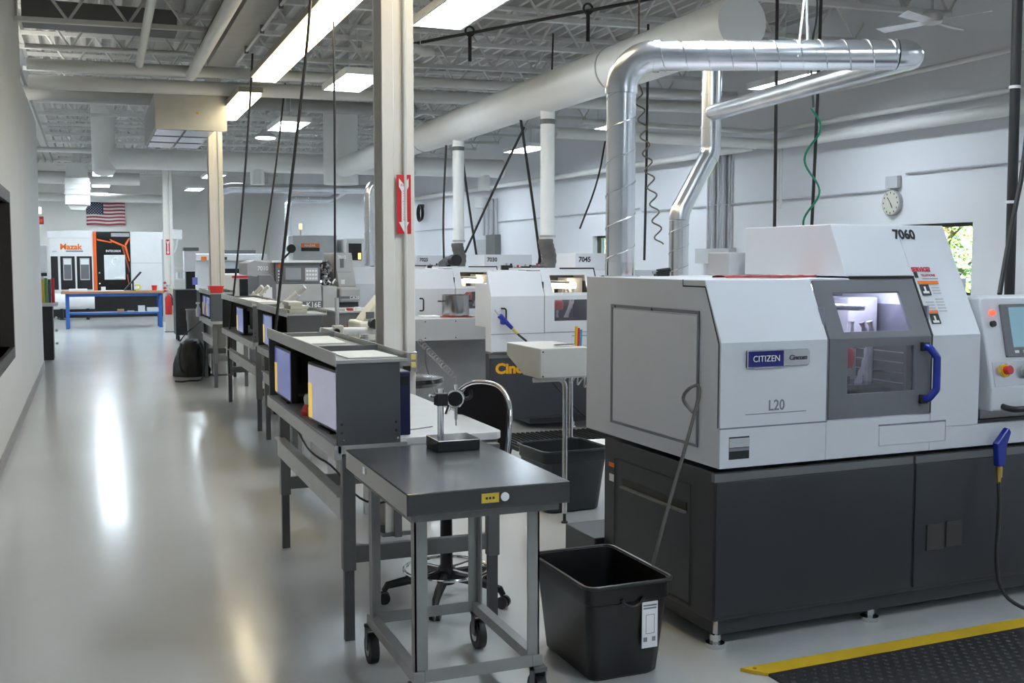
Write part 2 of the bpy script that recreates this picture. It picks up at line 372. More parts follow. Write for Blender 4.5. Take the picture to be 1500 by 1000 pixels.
# silver spiral ducting over the 7060 machine
def spiral(t, p0, p1, r, pitch, name='seam', turns=None):
    p0, p1 = Vector(p0), Vector(p1); Ln = (p1 - p0).length; d = (p1 - p0).normalized()
    a = d.cross(Vector((.3, 1, .2))).normalized(); b = d.cross(a); n = int(Ln / pitch * 18)
    MB().tube([p0 + d * (Ln * k / n) + (a * math.cos(2 * math.pi * k / 18) + b * math.sin(2 * math.pi * k / 18)) * (r + .001) for k in range(n + 1)], .0035, 5).build(name, GALV, t, True)
A0, A1, B = Vector((2.425, 4.68, 1.52)), Vector((2.425, 4.68, 2.585)), Vector((3.70, 4.08, 2.575))
D2 = Vector((4.45, 7.1, 2.75)); r1, r2 = .071, .06
sd = thing('spiral_duct', 'silver spiral duct rising from machine 7060 and bending back to the white duct', 'duct', (2.425, 4.68, 1.52))
MB().cyl(A0, A0 + Vector((0, 0, .07)), r1 + .002, 28).build('collar', mat('bright_galvanised', (.75, .75, .76), .12, 1., var=.05), sd, True)
MB().lathe([(.1, 0), (.1, .006)], (A0.x, A0.y, A0.z), 28).build('flange', GALV, sd)
MB().cyl(A0 + Vector((0, 0, .07)), A1 - Vector((0, 0, .17)), r1, 28).build('vertical_run', GALV, sd, True); spiral(sd, A0 + Vector((0, 0, .08)), A1 - Vector((0, 0, .18)), r1, .155)
dAB = (B - A1).normalized(); el = bend(A0, A1, B, .16, 10)
MB().tube(el, r1 + .003, 28, radii=[r1 + .004] * len(el)).build('elbow', GALV, sd, True)
C1 = Vector((4.45, 7.1, 2.72)); el2 = bend(A1, B, C1, .09, 10)
MB().cyl(el[-1], el2[0], r1, 28).build('horizontal_run', GALV, sd, True); spiral(sd, el[-1], el2[0], r1, .11)
MB().tube([el[0] - Vector((0, 0, .02)), el[0] + Vector((0, 0, .01))], r1 + .008, 28).build('joint_band', GALV, sd, True)
MB().tube([el[-1] - dAB * .01, el[-1] + dAB * .02], r1 + .008, 28).build('joint_band', GALV, sd, True)
MB().tube(el2, r1, 28, radii=[r1 + .002 + (r2 - r1) * k / (len(el2) - 1) for k in range(len(el2))]).build('elbow', GALV, sd, True)
MB().cyl(el2[-1], C1, r2, 24).build('return_run', GALV, sd, True)
hp = A1.lerp(B, .62)
MB().tube([hp + Vector((.06, .05, -.08)), hp + Vector((.0, .0, .35)), hp + Vector((-.07, -.04, -.02))], .006, 6).build('hanger_strap', STEELW, sd, True)
MB().cyl(hp + Vector((0, 0, .35)), hp + Vector((0, 0, 2.05)), .004, 6).build('hanger_wire', STEELW, sd, True)
s2 = thing('silver_duct', 'slim silver duct with an offset elbow beneath the end of the white duct', 'duct', (4.2, 7.1, 1.5))
P = [(4.18, 7.1, 1.35), (4.18, 7.1, 1.96), (4.45, 7.1, 2.42), (4.45, 7.1, 3.05)]
MB().cyl(P[0], (4.18, 7.1, 1.9), .075, 24).build('lower_run', GALV, s2, True); spiral(s2, P[0], (4.18, 7.1, 1.88), .075, .15)
e1 = bend(P[0], P[1], P[2], .2, 8); e2 = bend(P[1], P[2], P[3], .16, 8)
MB().tube(e1, .077, 24).build('elbow', GALV, s2, True); MB().cyl(e1[-1], e2[0], .074, 24).build('slanted_run', GALV, s2, True)
MB().tube(e2, .077, 24).build('elbow', GALV, s2, True); MB().cyl(e2[-1], P[3], .075, 24).build('upper_run', GALV, s2, True)
for z in (2.6, 2.85): MB().tube([(4.45, 7.1, z), (4.45, 7.1, z + .02)], .081, 24).build('joint_band', GALV, s2, True)
MB().cyl((4.45, 7.1, 3.04), (4.45, 7.1, 3.14), .081, 24).build('white_collar', DUCTW, s2, True)
# far silver ducts
fd = thing('far_duct', 'silver duct standing on machine 7025 and bending toward the white duct', 'duct', (3.74, 14.95, 1.42))
MB().tube(path([(3.74, 14.95, 1.52), (3.74, 14.95, 2.66), (4.4, 14.95, 2.9)], .2), .077, 20).build('duct_run', GALV, fd, True); spiral(fd, (3.74, 14.95, 1.52), (3.74, 14.95, 2.45), .077, .22)
cd_ = thing('cross_duct', 'silver duct crossing the hall behind the bench row', 'duct', (4, 22, 3))
MB().tube(path([(2.3, 22.2, 2.9), (2.65, 22, 3.04), (5.6, 22, 3.08)], .2), .095, 18).build('duct_run', GALV, cd_, True)
for x in (3.0, 5.0): MB().cyl((x, 22, 3.1), (x, 22, 4.65 + SL * x), .006, 6).build('hanger', STEELW, cd_)
f2 = thing('thin_duct', 'thin silver duct dropping behind the grey lathe', 'duct', (4.15, 24, 1.5))
MB().tube(path([(4.15, 24, 1.55), (4.15, 24, 2.95), (5.1, 24, 2.95), (5.5, 24, 3.2)], .16), .075, 16).build('duct_run', GALV, f2, True); spiral(f2, (4.3, 24, 2.95), (5.0, 24, 2.95), .075, .14)
MB().cyl((4.7, 24, 3.0), (4.7, 24, 4.73), .006, 6).build('hanger', STEELW, f2)
# big round duct across the hall
bd = thing('round_duct', 'wide grey round duct crossing the hall below the joists', 'duct', (4, 20.6, 3.2))
MB().cyl((.3, 20.6, 3.42), (7.95, 20.6, 3.47), .185, 24).build('duct_run', DUCTW, bd, True)
MB().cyl((.3, 20.6, 3.2), (.3, 20.6, 4.6), .2, 24).build('riser', DUCTW, bd, True)
MB().lathe([(.05, -.1), (.15, -.07), (.2, 0)], (.3, 20.6, 3.2), 24).build('riser_cap', DUCTW, bd, True)
for x in (7.55, 3.0): MB().cyl((x, 20.6, 3.02), (x, 20.6, 3.4), .13, 18).build('branch', DUCTW, bd, True)
# rectangular supply duct along the column line, with the boxed outlet
rd = thing('rectangular_duct', 'grey rectangular duct hung beside the warm strip lights', 'duct', (1.5, 8, 3.9))
MB().box(1.36, 1.66, 6.3, 13.2, 3.88, 4.3).build('duct_run', mat('duct_grey', (.34, .335, .32), .5), rd)
MB().box(1.27, 1.36, 6.3, 13.2, 4.0, 4.1).build('gap_shade', DARKIN, rd)  # dark strip stands in for the shadow gap beside the duct
MB().tube([(1.63, 6.3, 3.83), (1.63, 12.5, 3.83)], .014, 8).build('conduit', STEELW, rd, True)
for y in (8.5, 9.6, 10.7, 11.8): MB().box(1.61, 1.65, y, y + .03, 3.8, 3.88).build('clip', BENCHG, rd)
ab = thing('air_unit', 'sheet metal air outlet box with silver louvres underneath', 'air unit', (1.24, 15, 3.2))
MB().box(.81, 1.675, 14, 14.02, 3.22, 3.66).build('front_panel', mat('unit_panel', (.52, .51, .47), .35, .3), ab, bevel=.005)
MB().box(.81, 1.55, 14.02, 16.6, 3.26, 3.66).build('casing', mat('unit_casing', (.3, .3, .3), .4, .5), ab)
for i in range(3):
    for j in range(2):
        MB().box(.84 + j * .36, 1.17 + j * .36, 14.2 + i * .8, 14.85 + i * .8, 3.235, 3.262).build('louvre', mat('louvre_silver', (.6, .62, .66), .25, .9), ab)
MB().box(1.3, 1.33, 13.992, 14, 3.42, 3.45).build('sticker', mat('sticker_amber', (.6, .35, .05), .4), ab)
tag(MB().box(-.6, 1.0, 12.75, 13.15, 4.16, 4.4).build('roof_duct', mat('duct_dark', (.16, .16, .16), .5), None, bevel=.01), 'dark flat duct tucked between the joists over the aisle', 'duct')
# sprinkler and steam pipes
pipe('ceiling_pipe', [(-.6, 13.9, 3.69), (8.9, 13.9, 3.88)], .085, STEELW, 'thick white pipe crossing the hall, the lower of the pair')
pipe('ceiling_pipe', [(-.6, 13.55, 3.84), (8.9, 13.55, 4.0)], .065, STEELW, 'white pipe crossing the hall, the upper of the pair')
pipe('main_pipe', [(1.2, 4, 3.8), (1.2, 13.45, 3.8)], .065, STEELW, 'white pipe running down the aisle side of the rectangular duct')
pipe('cross_pipe', [(-5.9, 16.9, 3.95), (5.0, 16.9, 4.02)], .1, mat('duct_grey', (0, 0, 0)), 'grey pipe crossing the aisle beyond the pair of white pipes')
pipe('thin_pipe', [(-.6, 13.3, 4.0), (1.15, 13.3, 4.03)], .025, STEELW, 'thin white pipe just above the pair crossing the aisle')
pipe('thin_pipe', [(-5.5, 23, 3.75), (8.9, 23, 3.8)], .05, STEELW, 'thin white pipe beyond the wide round duct')
pipe('far_pipe', [(-5.5, 27.55, 3.55), (1.2, 27.55, 3.55)], .15, STEELW, 'white pipe behind the hanging diffuser box')
pipe('far_pipe', [(-5.5, 29.5, 3.2), (2.0, 29.5, 3.2)], .11, STEELW, 'lower white pipe above the black and orange machine')
pipe('branch_pipe', [(.62, 10.6, 4.06), (.62, 13.5, 3.9)], .045, STEELW, 'short white pipe dropping to the crossing pair')
pipe('wall_pipe', path([(8.78, -2, 3.02), (8.78, 12.4, 3.18), (5.5, 12.4, 3.2)], .12), .07, STEELW, 'thick pipe bending along the block wall, the lower one')
pipe('wall_pipe', path([(8.82, -2, 3.22), (8.82, 12.7, 3.38), (6.0, 12.7, 3.4)], .1), .035, STEELW, 'thinner pipe bending along the block wall, the upper one')
pipe('wall_pipe', [(8.85, -2, 3.75), (8.85, 11.2, 3.75)], .03, STEELW, 'pipe high on the block wall under the deck')
pipe('wall_pipe', [(8.8, 12.9, 3.2), (8.8, 33, 3.4)], .055, STEELW, 'pipe along the far stretch of the block wall')
pipe('pipe_drop', [(8.86, 12.35, 2.3), (8.86, 12.35, 3.16)], .025, STEELW, 'thin pipe dropping down the block wall behind the green hose')
# conduits on the right wall
for i, (y0, y1, z) in enumerate(((7.5, 10.05, 2.62), (10.3, 16.5, 2.44), (16.6, 23.6, 2.5), (25, 32, 2.45))):
    pipe('wall_conduit', [(8.97, y0, z), (8.97, y1, z)], .012, LGREY, 'grey conduit on the block wall %s' % ('past the clock', 'between the clock and the silver ducts', 'behind the white drop ducts', 'beyond the electrical panel')[i], 'conduit', 8)
cc = thing('conduit_bank', 'bank of grey vertical conduits into a steel box behind machine 7060', 'conduit', (8.95, 14.1, 1.6))
for k in range(5): MB().cyl((8.96, 13.75 + .15 * k, 1.75), (8.96, 13.75 + .15 * k, 3.2), .022 + .012 * (k % 2), 10).build('conduit', LGREY, cc, True)
MB().box(8.86, 8.99, 13.6, 14.55, 1.55, 1.78).build('junction_box', LGREY, cc)
cp = thing('electrical_panel', 'grey electrical panel with vertical conduits on the block wall', 'electrical panel', (8.95, 24.2, 1.6))
for k in range(4): MB().cyl((8.95, 23.6 + .28 * k, 2.2), (8.95, 23.6 + .28 * k, 3.05), .03 + .02 * (k == 1), 10).build('conduit', LGREY, cp, True)
MB().box(8.84, 8.99, 23.4, 24.0, 1.6, 2.2).build('cabinet', BENCHG, cp); MB().box(8.88, 8.99, 24.1, 24.9, 1.6, 2.1).build('cabinet', LGREY, cp)
MB().cyl((8.8, 24.2, 2.85), (8.8, 24.2, 3.1), .16, 16).build('duct_stub', DUCTW, cp, True)
# wall clock
ck = thing('wall_clock', 'round wall clock beside the window', 'clock', (8.98, 10.27, 2.13))
def disc(x0, x1, r, c): return MB().cyl((x0, c[0], c[1]), (x1, c[0], c[1]), r, 28)
disc(8.95, 8.995, .155, (10.27, 2.285)).build('rim', mat('clock_rim', (.4, .4, .4), .4), ck, True)
disc(8.944, 8.951, .142, (10.27, 2.285)).build('face', mat('clock_face', (.62, .6, .52), .4), ck)
MB().plate([(8.943, 10.265, 2.285), (8.943, 10.275, 2.285), (8.943, 10.33, 2.35), (8.943, 10.32, 2.355)], .002).build('hand', INK, ck)
MB().plate([(8.942, 10.262, 2.285), (8.942, 10.278, 2.285), (8.942, 10.24, 2.22), (8.942, 10.23, 2.225)], .002).build('hand', INK, ck)
for k in range(12):
    a = k * math.pi / 6; MB().cbox((8.943, 10.27 + .12 * math.sin(a), 2.285 + .12 * math.cos(a)), (.002, .012, .02)).build('hour_mark', INK, ck)
MB().box(8.93, 8.99, 10.15, 10.35, 2.46, 2.6).build('bracket_box', LGREY, ck)
ck2 = thing('hose_reel', 'black coiled hose hung on the far block wall', 'hose', (8.9, 31, 2.7))
MB().box(8.9, 9.0, 29.55, 29.65, 3.1, 3.2).build('hook', BENCHG, ck2)
for k in range(3): MB().tube(arc((8.93 - .03 * k, 29.6, 2.95), (0, 1, 0), (0, 0, 1), .2 + .02 * k, 0, 360, 20), .02, 6).build('loop', CABLE, ck2, True)

# ------------------------------------------------------------------ light fixtures
def troffer(x, y, z, label, group, w=.42, l=1.2):
    t = thing('troffer_light', label, 'ceiling light', (x, y, z), 0, group)
    MB().box(x - w / 2 - .02, x + w / 2 + .02, y - l / 2 - .02, y + l / 2 + .02, z + .03, z + .055).build('housing', mat('fixture_white', (.8, .82, .82), .4), t)
    MB().frame((x, y, z - .012), (1, 0, 0), (0, 1, 0), (-w / 2 - .02, w / 2 + .02, -l / 2 - .02, l / 2 + .02), (-w / 2, w / 2, -l / 2, l / 2), .042).build('frame', mat('fixture_white', (.8, .82, .82), .4), t)
    MB().box(x - w / 2, x + w / 2, y - l / 2, y + l / 2, z + .005, z + .03).build('lens', LENS, t)
    for k in range(5): MB().box(x - w / 2, x + w / 2, y - l / 2 + l * (k + .5) / 5 - .004, y - l / 2 + l * (k + .5) / 5 + .004, z - .011, z + .004).build('louvre_blade', mat('fixture_white', (.8, .82, .82), .4), t)
    for q in (.2, -.2): MB().cyl((x, y + q, z + .055), (x, y + q, 4.64 + SL * x), .004, 6).build('hanger', STEELW, t)
for y, wh in ((-3.0, 'added unseen far behind the granite cart'), (.6, 'behind the granite cart'), (4.2, 'over machine 7060'), (8.3, 'beside the near column'), (12.0, 'just short of the crossing pipes'), (16.2, 'above the beige lathe'), (23.4, 'beyond the wide round duct'), (26.5, 'past the silver turning centre'), (31.5, 'by the far wall')):
    troffer(2.83, y, 3.6, 'added unseen fluorescent troffer ' + wh, 'troffers above the benches')  # rearmost one is added out of view to light the near lathe's front
for y, wh in ((-2.0, 'added unseen right of the yellow edged mat'), (1.6, 'over the yellow edged mat'), (5.6, 'right of the power drop'), (10.1, 'level with the wall clock'), (14.9, 'level with the conduit bank'), (18.0, 'level with the far window'), (22.5, 'near the electrical panel'), (26.8, 'past the electrical panel'), (31, 'by the pale partition')):
    troffer(7.42, y, 3.6, 'added unseen fluorescent troffer ' + wh, 'troffers near the block wall')  # first of this row is an unseen extra, cool light for the near lathe
for y, wh in ((22.5, 'over the aisle before the blue table'), (26, 'over the blue table'), (30, 'over the aisle behind the blue table'), (33.8, 'above the machining centre')): troffer(.35, y, 3.55, 'added unseen fluorescent troffer ' + wh, 'troffers above the aisle')
for y, wh in ((20.5, 'just past the aisle wall'), (22.8, 'between the aisle wall and the diffuser box'), (27.5, 'left of the blue table'), (34, 'in the far left corner'), (25, 'left of the diffuser box'), (31, 'left of the exit sign')): troffer(-3, y, 3.6, 'added unseen fluorescent troffer ' + wh, 'added troffers in the left bay')  # all out of view, added to brighten the far bay and back wall
for i, (y0, y1) in enumerate(((4.4, 6.9), (7.0, 11.75), (12.75, 15.1))):
    t = thing('strip_light', ('warm strip light over the first hutch', 'long warm strip light beside the rectangular duct', 'short warm strip light beside the air outlet box')[i], 'ceiling light', (1.8, y0, 3.5), 0, 'warm strip lights')
    MB().box(1.66, 1.94, y0, y1, 3.54, 3.6).build('housing', mat('strip_housing', (.3, .28, .22), .5), t)
    MB().box(1.68, 1.92, y0 + .02, y1 - .02, 3.5, 3.54).build('lens', LENSW, t)
    MB().cyl((1.8, (y0 + y1) / 2, 3.6), (1.8, (y0 + y1) / 2, 4.67), .006, 6).build('hanger', STEELW, t)
def bay(x, y, z, label):
    t = thing('bay_light', label, 'ceiling light', (x, y, z), 0, 'round bay lights')
    MB().lathe([(.18, 0), (.17, .03), (.07, .09), (.05, .14)], (x, y, z), 24).build('reflector', mat('bay_reflector', (.75, .76, .78), .25, .3), t, True)
    MB().lathe([(.155, -.015), (.155, .01)], (x, y, z), 24).build('lens', BULB, t)
    MB().cyl((x, y, z + .12), (x, y, 4.64 + SL * x), .01, 8).build('stem', STEELW, t)
bay(2.75, 17.9, 3.6, 'round bay light hanging beyond the troffers')
cf = thing('ceiling_fan', 'white four-bladed ceiling fan near the block wall', 'fan', (7.95, 8.6, 3.95))
MB().lathe([(.05, -.04), (.1, -.02), (.11, .06), (.05, .1)], (7.95, 8.6, 4.0), 20).build('motor', STEELW, cf, True)
MB().cyl((7.95, 8.6, 4.08), (7.95, 8.6, 4.78), .014, 8).build('down_rod', STEELW, cf, True)
for k in range(4):
    a_ = R(20 + 90 * k); d_ = Vector((math.cos(a_), math.sin(a_), 0)); p_ = Vector((-d_.y, d_.x, .25)).normalized(); c_ = Vector((7.95, 8.6, 3.99))
    MB().plate([c_ + d_ * .1 - p_ * .05, c_ + d_ * .55 - p_ * .07, c_ + d_ * .58 + p_ * .06, c_ + d_ * .1 + p_ * .05], .006).build('blade', mat('fan_white', (.85, .85, .86), .25), cf)
# hanging diffuser box and flag in the far bay
db = thing('diffuser_box', 'white square air diffuser box hanging in the far bay', 'air diffuser', (-.2, 27, 2.8))
for i, (h0, h1, k) in enumerate(((3.5, 3.85, .24), (3.1, 3.5, .27), (2.88, 3.1, .27))): MB().box(-.2 - k, -.2 + k, 27 - k, 27 + k, h0, h1).build('section', mat('diffuser_white', (.72, .71, .68), .4), db, bevel=.01)
MB().cyl((-.2, 27, 3.85), (-.2, 27, 4.62), .1, 14).build('neck', mat('diffuser_white', (0, 0, 0)), db, True)
for i in range(3): MB().box(-.49, .09, 26.71, 27.29, 3.12 + .12 * i, 3.15 + .12 * i).build('fin', mat('diffuser_white', (0, 0, 0)), db)
MB().prism([(-.42, 2.88), (.02, 2.88), (-.05, 2.76), (-.35, 2.76)], 'y', 26.8, 27.2).build('outlet', mat('diffuser_white', (0, 0, 0)), db)
fl = thing('wall_flag', 'flag with red and white stripes and a dark blue starred canton on the far wall', 'flag', (.5, 35.95, 2.6))
FX0, FX1, FZ0, FZ1 = -.03, 1.11, 2.7, 3.4
def wavy(x0, x1, z0, z1, y):
    m = MB(); n = 12; vs = []
    for k in range(n + 1):
        x = x0 + (x1 - x0) * k / n; dy = .02 * math.sin(x * 9); vs += [(x, y + dy, z0 + .012 * math.sin(x * 8)), (x, y + dy, z1 + .012 * math.sin(x * 8)), (x, y + dy + .008, z1 + .012 * math.sin(x * 8)), (x, y + dy + .008, z0 + .012 * math.sin(x * 8))]
    return m.add(vs, [(4 * k + a, 4 * k + (a + 1) % 4, 4 * k + 4 + (a + 1) % 4, 4 * k + 4 + a) for k in range(n) for a in range(4)])
hs = (FZ1 - FZ0) / 13
for k in range(13): wavy(FX0, FX1, FZ0 + k * hs, FZ0 + (k + 1) * hs, 35.92).build('stripe', mat('flag_red', (.38, .05, .07), .7) if k % 2 == 0 else mat('flag_white', (.72, .66, .64), .7), fl)
wavy(FX0, FX0 + .5, FZ0 + 6 * hs, FZ1, 35.905).build('canton', mat('flag_navy', (.03, .035, .08), .7), fl)
st = MB()
for r_ in range(9):
    for c_ in range(6 if r_ % 2 == 0 else 5):
        cx, cz = FX0 + .045 + c_ * .08 + (.04 if r_ % 2 else 0), FZ1 - .03 - r_ * .04
        pl = [(cx + (.016 if k % 2 == 0 else .007) * math.sin(k * math.pi / 5), cz + (.016 if k % 2 == 0 else .007) * math.cos(k * math.pi / 5)) for k in range(10)]
        st.prism(pl, 'y', 35.875, 35.88)
st.build('stars', INKW, fl)['kind'] = 'stuff'

# ================================================================== sliding-head lathes (7060, 7045, 7030, 7025)
def lathe_machine(loc, rz, number, label, near):
    """local frame: u right along the front, v back, z up"""
    t = thing('cnc_lathe', label, 'lathe', (*loc, 0), rz, 'sliding-head lathes')
    B_ = lambda mb, n, m, smooth=False, bevel=0.: mb.build(n, m, t, smooth, bevel, local=True)
    UL = 2.2
    baseM = DGREY
    # base cabinet
    if near: b = MB().prism([(.0, .12), (.95, .12), (.95, .74), (.0, .74)], 'x', 0, UL); b.box(.03, UL, .03, .92, .05, .12)
    else: b = MB().box(0, UL, 0, .12, .12, .74).box(.45, UL, .12, .95, .05, .74)
    base = B_(b, 'base', baseM, bevel=.006)
    lip = MB().box(-.004, 1.035, -.006, .02, .70, .735); lip.box(1.05, UL, -.006, .02, .70, .735)
    B_(lip, 'base_lip', mat('lip_grey', (.16, .165, .17), .4), bevel=.003)
    for u0, u1 in ((.004, 1.035), (1.052, UL)): B_(MB().box(u0, u1, -.008, .01, .14, .70), 'base_door', baseM, bevel=.004)
    # housing left block and rear
    S = lambda z: -.03 + .5 * (z - 1.27)
    side = [(-.03, .76), (-.03, 1.27), (.095, 1.52), (1.15, 1.52), (1.15, .76)]
    h = MB().prism(side, 'x', 0, .53)
    if not near: h = MB().prism([(-.03, .76), (-.03, 1.27), (.065, 1.50), (.085, 1.50), (.085, 1.385), (.4, 1.385), (.4, .98), (.12, .98), (.12, .76)], 'x', 0, .53).box(.45, .53, .4, 1.15, .76, 1.5)
    body = B_(h, 'left_housing', WHITE, bevel=.004)
    B_(MB().box(.53, 1.1, -.03, 1.15, .76, .925).box(1.1, UL, -.03, 1.15, .76, .86), 'sill', WHITE, bevel=.004)
    r = MB().prism([(-.03, .86), (-.03, 1.27), (.215, 1.76), (.85, 1.76), (.85, .86)] if near else [(-.03, .86), (-.03, 1.27), (.085, 1.5), (.85, 1.5), (.85, .86)], 'x', 1.1, 1.385)
    B_(r, 'right_housing', WHITE, bevel=.004)
    tb = MB().prism([(.1, 1.53), (.215, 1.76), (.85, 1.76), (.85, 1.53)], 'x', .73, 1.1)
    if not near: tb = MB().box(1.07, 1.7, .45, .9, 1.5, 1.67)
    B_(tb, 'top_hood', WHITE, bevel=.004)
    B_(MB().box(.53, 1.1, .095, 1.15, 1.505, 1.522).box(.53, 1.1, .62, 1.15, .925, 1.505).box(1.1, UL, .85, 1.15, .86, 1.5), 'rear_housing', WHITE, bevel=.003)
    # work chamber
    ch = MB().box(.53, 1.1, .56, .62, .925, 1.505).box(.525, .535, .0, .56, .925, 1.4).box(1.095, 1.105, .0, .56, .925, 1.4).box(.53, 1.1, .0, .56, .925, .94)
    B_(ch, 'chamber_liner', CHAMB if near else DARKIN)
    B_(MB().box(.6, 1.03, .14, .2, 1.47, 1.495) if near else MB().cyl((.72, .2, 1.36), (.95, .2, 1.36), .03, 10), 'chamber_lamp_glint', TUBE if near else SPARK)  # near: chamber lamp; far: glowing bar imitating a reflection in the glass
    sp = B_(MB().box(.56, .78, .3, .56, 1.1, 1.38), 'spindle_block', LGREY, bevel=.01)
    sub(MB().cyl((.78, .4, 1.22), (.86, .4, 1.22), .06, 20), 'spindle_nose', STEEL, sp, True, local=True)
    B_(MB().cyl((.62, .12, 1.40), (.86, .14, 1.39), .014, 12), 'coolant_pipe', STEEL, True)
    B_(MB().box(.9, 1.07, .28, .5, 1.25, 1.43), 'tool_post', mat('tool_block', (.55, .55, .58), .35), False, .008)
    B_(MB().box(.70, .9, .04, .2, .945, 1.06).box(.93, 1.08, .1, .3, .945, 1.03), 'parts_tray', BLACKG)
    B_(MB().lathe([(.035, 0), (.045, .03), (.045, .07), (.03, .09)], (.745, .12, 1.13), 12), 'solenoid', RED, True)
    for q, (u0, ph) in enumerate(((.82, 0), (.87, .6), (.78, 1.4))):
        pts = [(u0 + .035 * math.sin(k * .3 + ph), .10 + .03 * q, 1.33 - .022 * k) for k in range(15)]
        B_(MB().tube(pts, .012, 8, radii=[.015 - .006 * (k % 2) for k in range(15)]), 'coolant_hose', mat('loc_line', (.5, .48, .52), .35), True)
    FRM = GREY if near else WHITE
    if near:
        B_(MB().box(.55, 1.09, .36, .55, .945, 1.245).box(1.0, 1.092, .02, .36, .945, 1.245), 'added_dark_cover', mat('added_dark_cover', (.06, .045, .05), .3, var=.3, scale=12), False, .006)  # dark cover with ribs, added to darken the view through the lower window
        for k in range(6): B_(MB().box(1.0 - .004, 1.0, .03, .35, .965 + .045 * k, .97 + .045 * k), 'added_cover_rib', STEEL)
        for k in range(4): B_(MB().cyl((.84 + .05 * k, .2 + .03 * (k % 2), 1.2), (.84 + .05 * k, .2 + .03 * (k % 2), 1.08 - .02 * k), .012, 10), 'tool_holder', STEEL, True)
    # sliding door: lower and sloping frame with panes
    B_(MB().frame((0, -.036, 0), (1, 0, 0), (0, 0, 1), (.535, 1.09, .93, 1.27), (.632, 1.0, 1.034, 1.232), -.014), 'door', FRM, bevel=.002)
    o = Vector((0, -.036, 1.27)); V = Vector((0, .5, 1))
    B_(MB().frame(o, (1, 0, 0), V, (.535, 1.09, 0, .245), (.62, .985, .028, .192), -.014), 'door_hood', FRM, bevel=.002)
    B_(MB().box(.632, 1.0, -.03, -.026, 1.034, 1.232), 'pane', TINTG)
    B_(MB().plate([(.62, S(1.298) - .002, 1.298), (.985, S(1.298) - .002, 1.298), (.985, S(1.462) - .002, 1.462), (.62, S(1.462) - .002, 1.462)], .003), 'pane', TINTG)
    # dark gasket strips around the door
    g = MB().box(1.09, 1.1, -.034, -.026, .93, 1.27); g.plate([(1.09, S(1.27) - .004, 1.27), (1.1, S(1.27) - .004, 1.27), (1.1, S(1.525) - .004, 1.525), (1.09, S(1.525) - .004, 1.525)], .003)
    g.box(.74, 1.1, .09, .1, 1.518, 1.53)
    B_(g, 'gasket', BLACK)
    hp_ = path([(1.045, -.045, 1.225), (1.045, -.075, 1.22), (1.07, -.092, 1.18), (1.07, -.092, 1.04), (1.045, -.075, 1.0), (1.045, -.045, .995)], .016, 4)
    B_(MB().tube(hp_, .016, 10), 'handle', BLUEH, True)
    for z0 in (1.205, .975): B_(MB().box(1.025, 1.065, -.055, -.036, z0, z0 + .04), 'handle_mount', BLACK, False, .004)
    # seams
    sm = MB().box(.0, .533, -.032, -.028, .921, .927); sm.box(.528, .533, -.032, -.028, .925, 1.27)
    B_(sm, 'front_seam', INKG)
    # front hatch below the door
    hb = B_(MB().box(.812, 1.185, -.036, -.03, .80, .885), 'hatch', WHITE, False, .003)
    sub(MB().box(.812, 1.185, -.033, -.029, .886, .893).box(1.186, 1.19, -.033, -.029, .8, .893), 'hatch_gap', INKG, hb, local=True)
    # side: hatch panel, seam, slot, stickers
    if near:
        B_(MB().frame((-.003, 0, 0), (0, 1, 0), (0, 0, 1), (.122, .882, .826, 1.392), (.134, .866, .836, 1.378), -.004), 'hatch_groove', INKG)
        sp = B_(MB().box(-.007, .002, .138, .862, .838, 1.372), 'side_hatch', CREAM if not near else WHITE, False, .004)
        for v0 in (.84, .5): sub(MB().cyl((-.009, v0, 1.383), (0, v0, 1.383), .006, 8), 'screw', INK, sp, local=True)
        q = MB(); pl = [(.255, 1.52), (.255, 1.492), (.085, 1.492), (-.018, 1.265), (-.018, .925)]
        for a_, b_2 in zip(pl[:-1], pl[1:]):
            a_, b_2 = Vector((0, *a_)), Vector((0, *b_2)); dd = (b_2 - a_).normalized(); nn = Vector((0, -dd.z, dd.y)) * .003
            q.add([a_ + nn + Vector((-.002, 0, 0)), b_2 + nn + Vector((-.002, 0, 0)), b_2 - nn + Vector((-.002, 0, 0)), a_ - nn + Vector((-.002, 0, 0))], [(0, 1, 2, 3), (3, 2, 1, 0)])
        B_(q, 'side_seam', INK)
        B_(MB().frame((-.004, 0, 0), (0, 1, 0), (0, 0, 1), (.17, .84, .14, .66), (.176, .834, .146, .654), -.002), 'panel_groove', INK)
        B_(MB().box(-.003, .0, .205, .765, .54, .575), 'pull_slot', BLACK)
        B_(MB().box(-.02, .0, .205, .765, .53, .54), 'slot_lip', mat('lip_grey', (0, 0, 0)), False, .003)
        B_(MB().box(-.002, 0, .845, .9, .61, .63), 'warning_sticker', INKO); B_(MB().box(-.002, 0, .85, .895, .54, .575), 'warning_sticker', INKW)
        B_(MB().box(-.05, .4, .95, 1.28, .1, .245), 'rear_step', baseM, False, .006)
    # levelling feet
    for u_, v_ in ((.04, .04), (.86, .05), (2.1, .05), (.04, .86) if near else (.5, .86)):
        f = MB().cyl((u_, v_, 0), (u_, v_, .02), .04, 16).cyl((u_, v_, .02), (u_, v_, .055), .022, 6).cyl((u_, v_, .05), (u_, v_, .13), .012, 8)
        B_(f, 'levelling_foot', CHROME, True)
    # control console on the right
    cs = MB().prism([(-.06, .92), (-.06, 1.02), (.03, 1.43), (.3, 1.43), (.3, .92)], 'x', 1.43, 2.15)
    con = B_(cs, 'control_console', WHITE, False, .008)
    CZ = lambda z: -.06 + .09 * (z - 1.02) / .41
    pl = lambda u0, u1, z0, z1, off: [(u0, CZ(z0) - off, z0), (u1, CZ(z0) - off, z0), (u1, CZ(z1) - off, z1), (u0, CZ(z1) - off, z1)]
    sub(MB().plate(pl(1.54, 2.1, 1.16, 1.40, .012), -.012), 'bezel', GREY, con, False, .004, local=True)
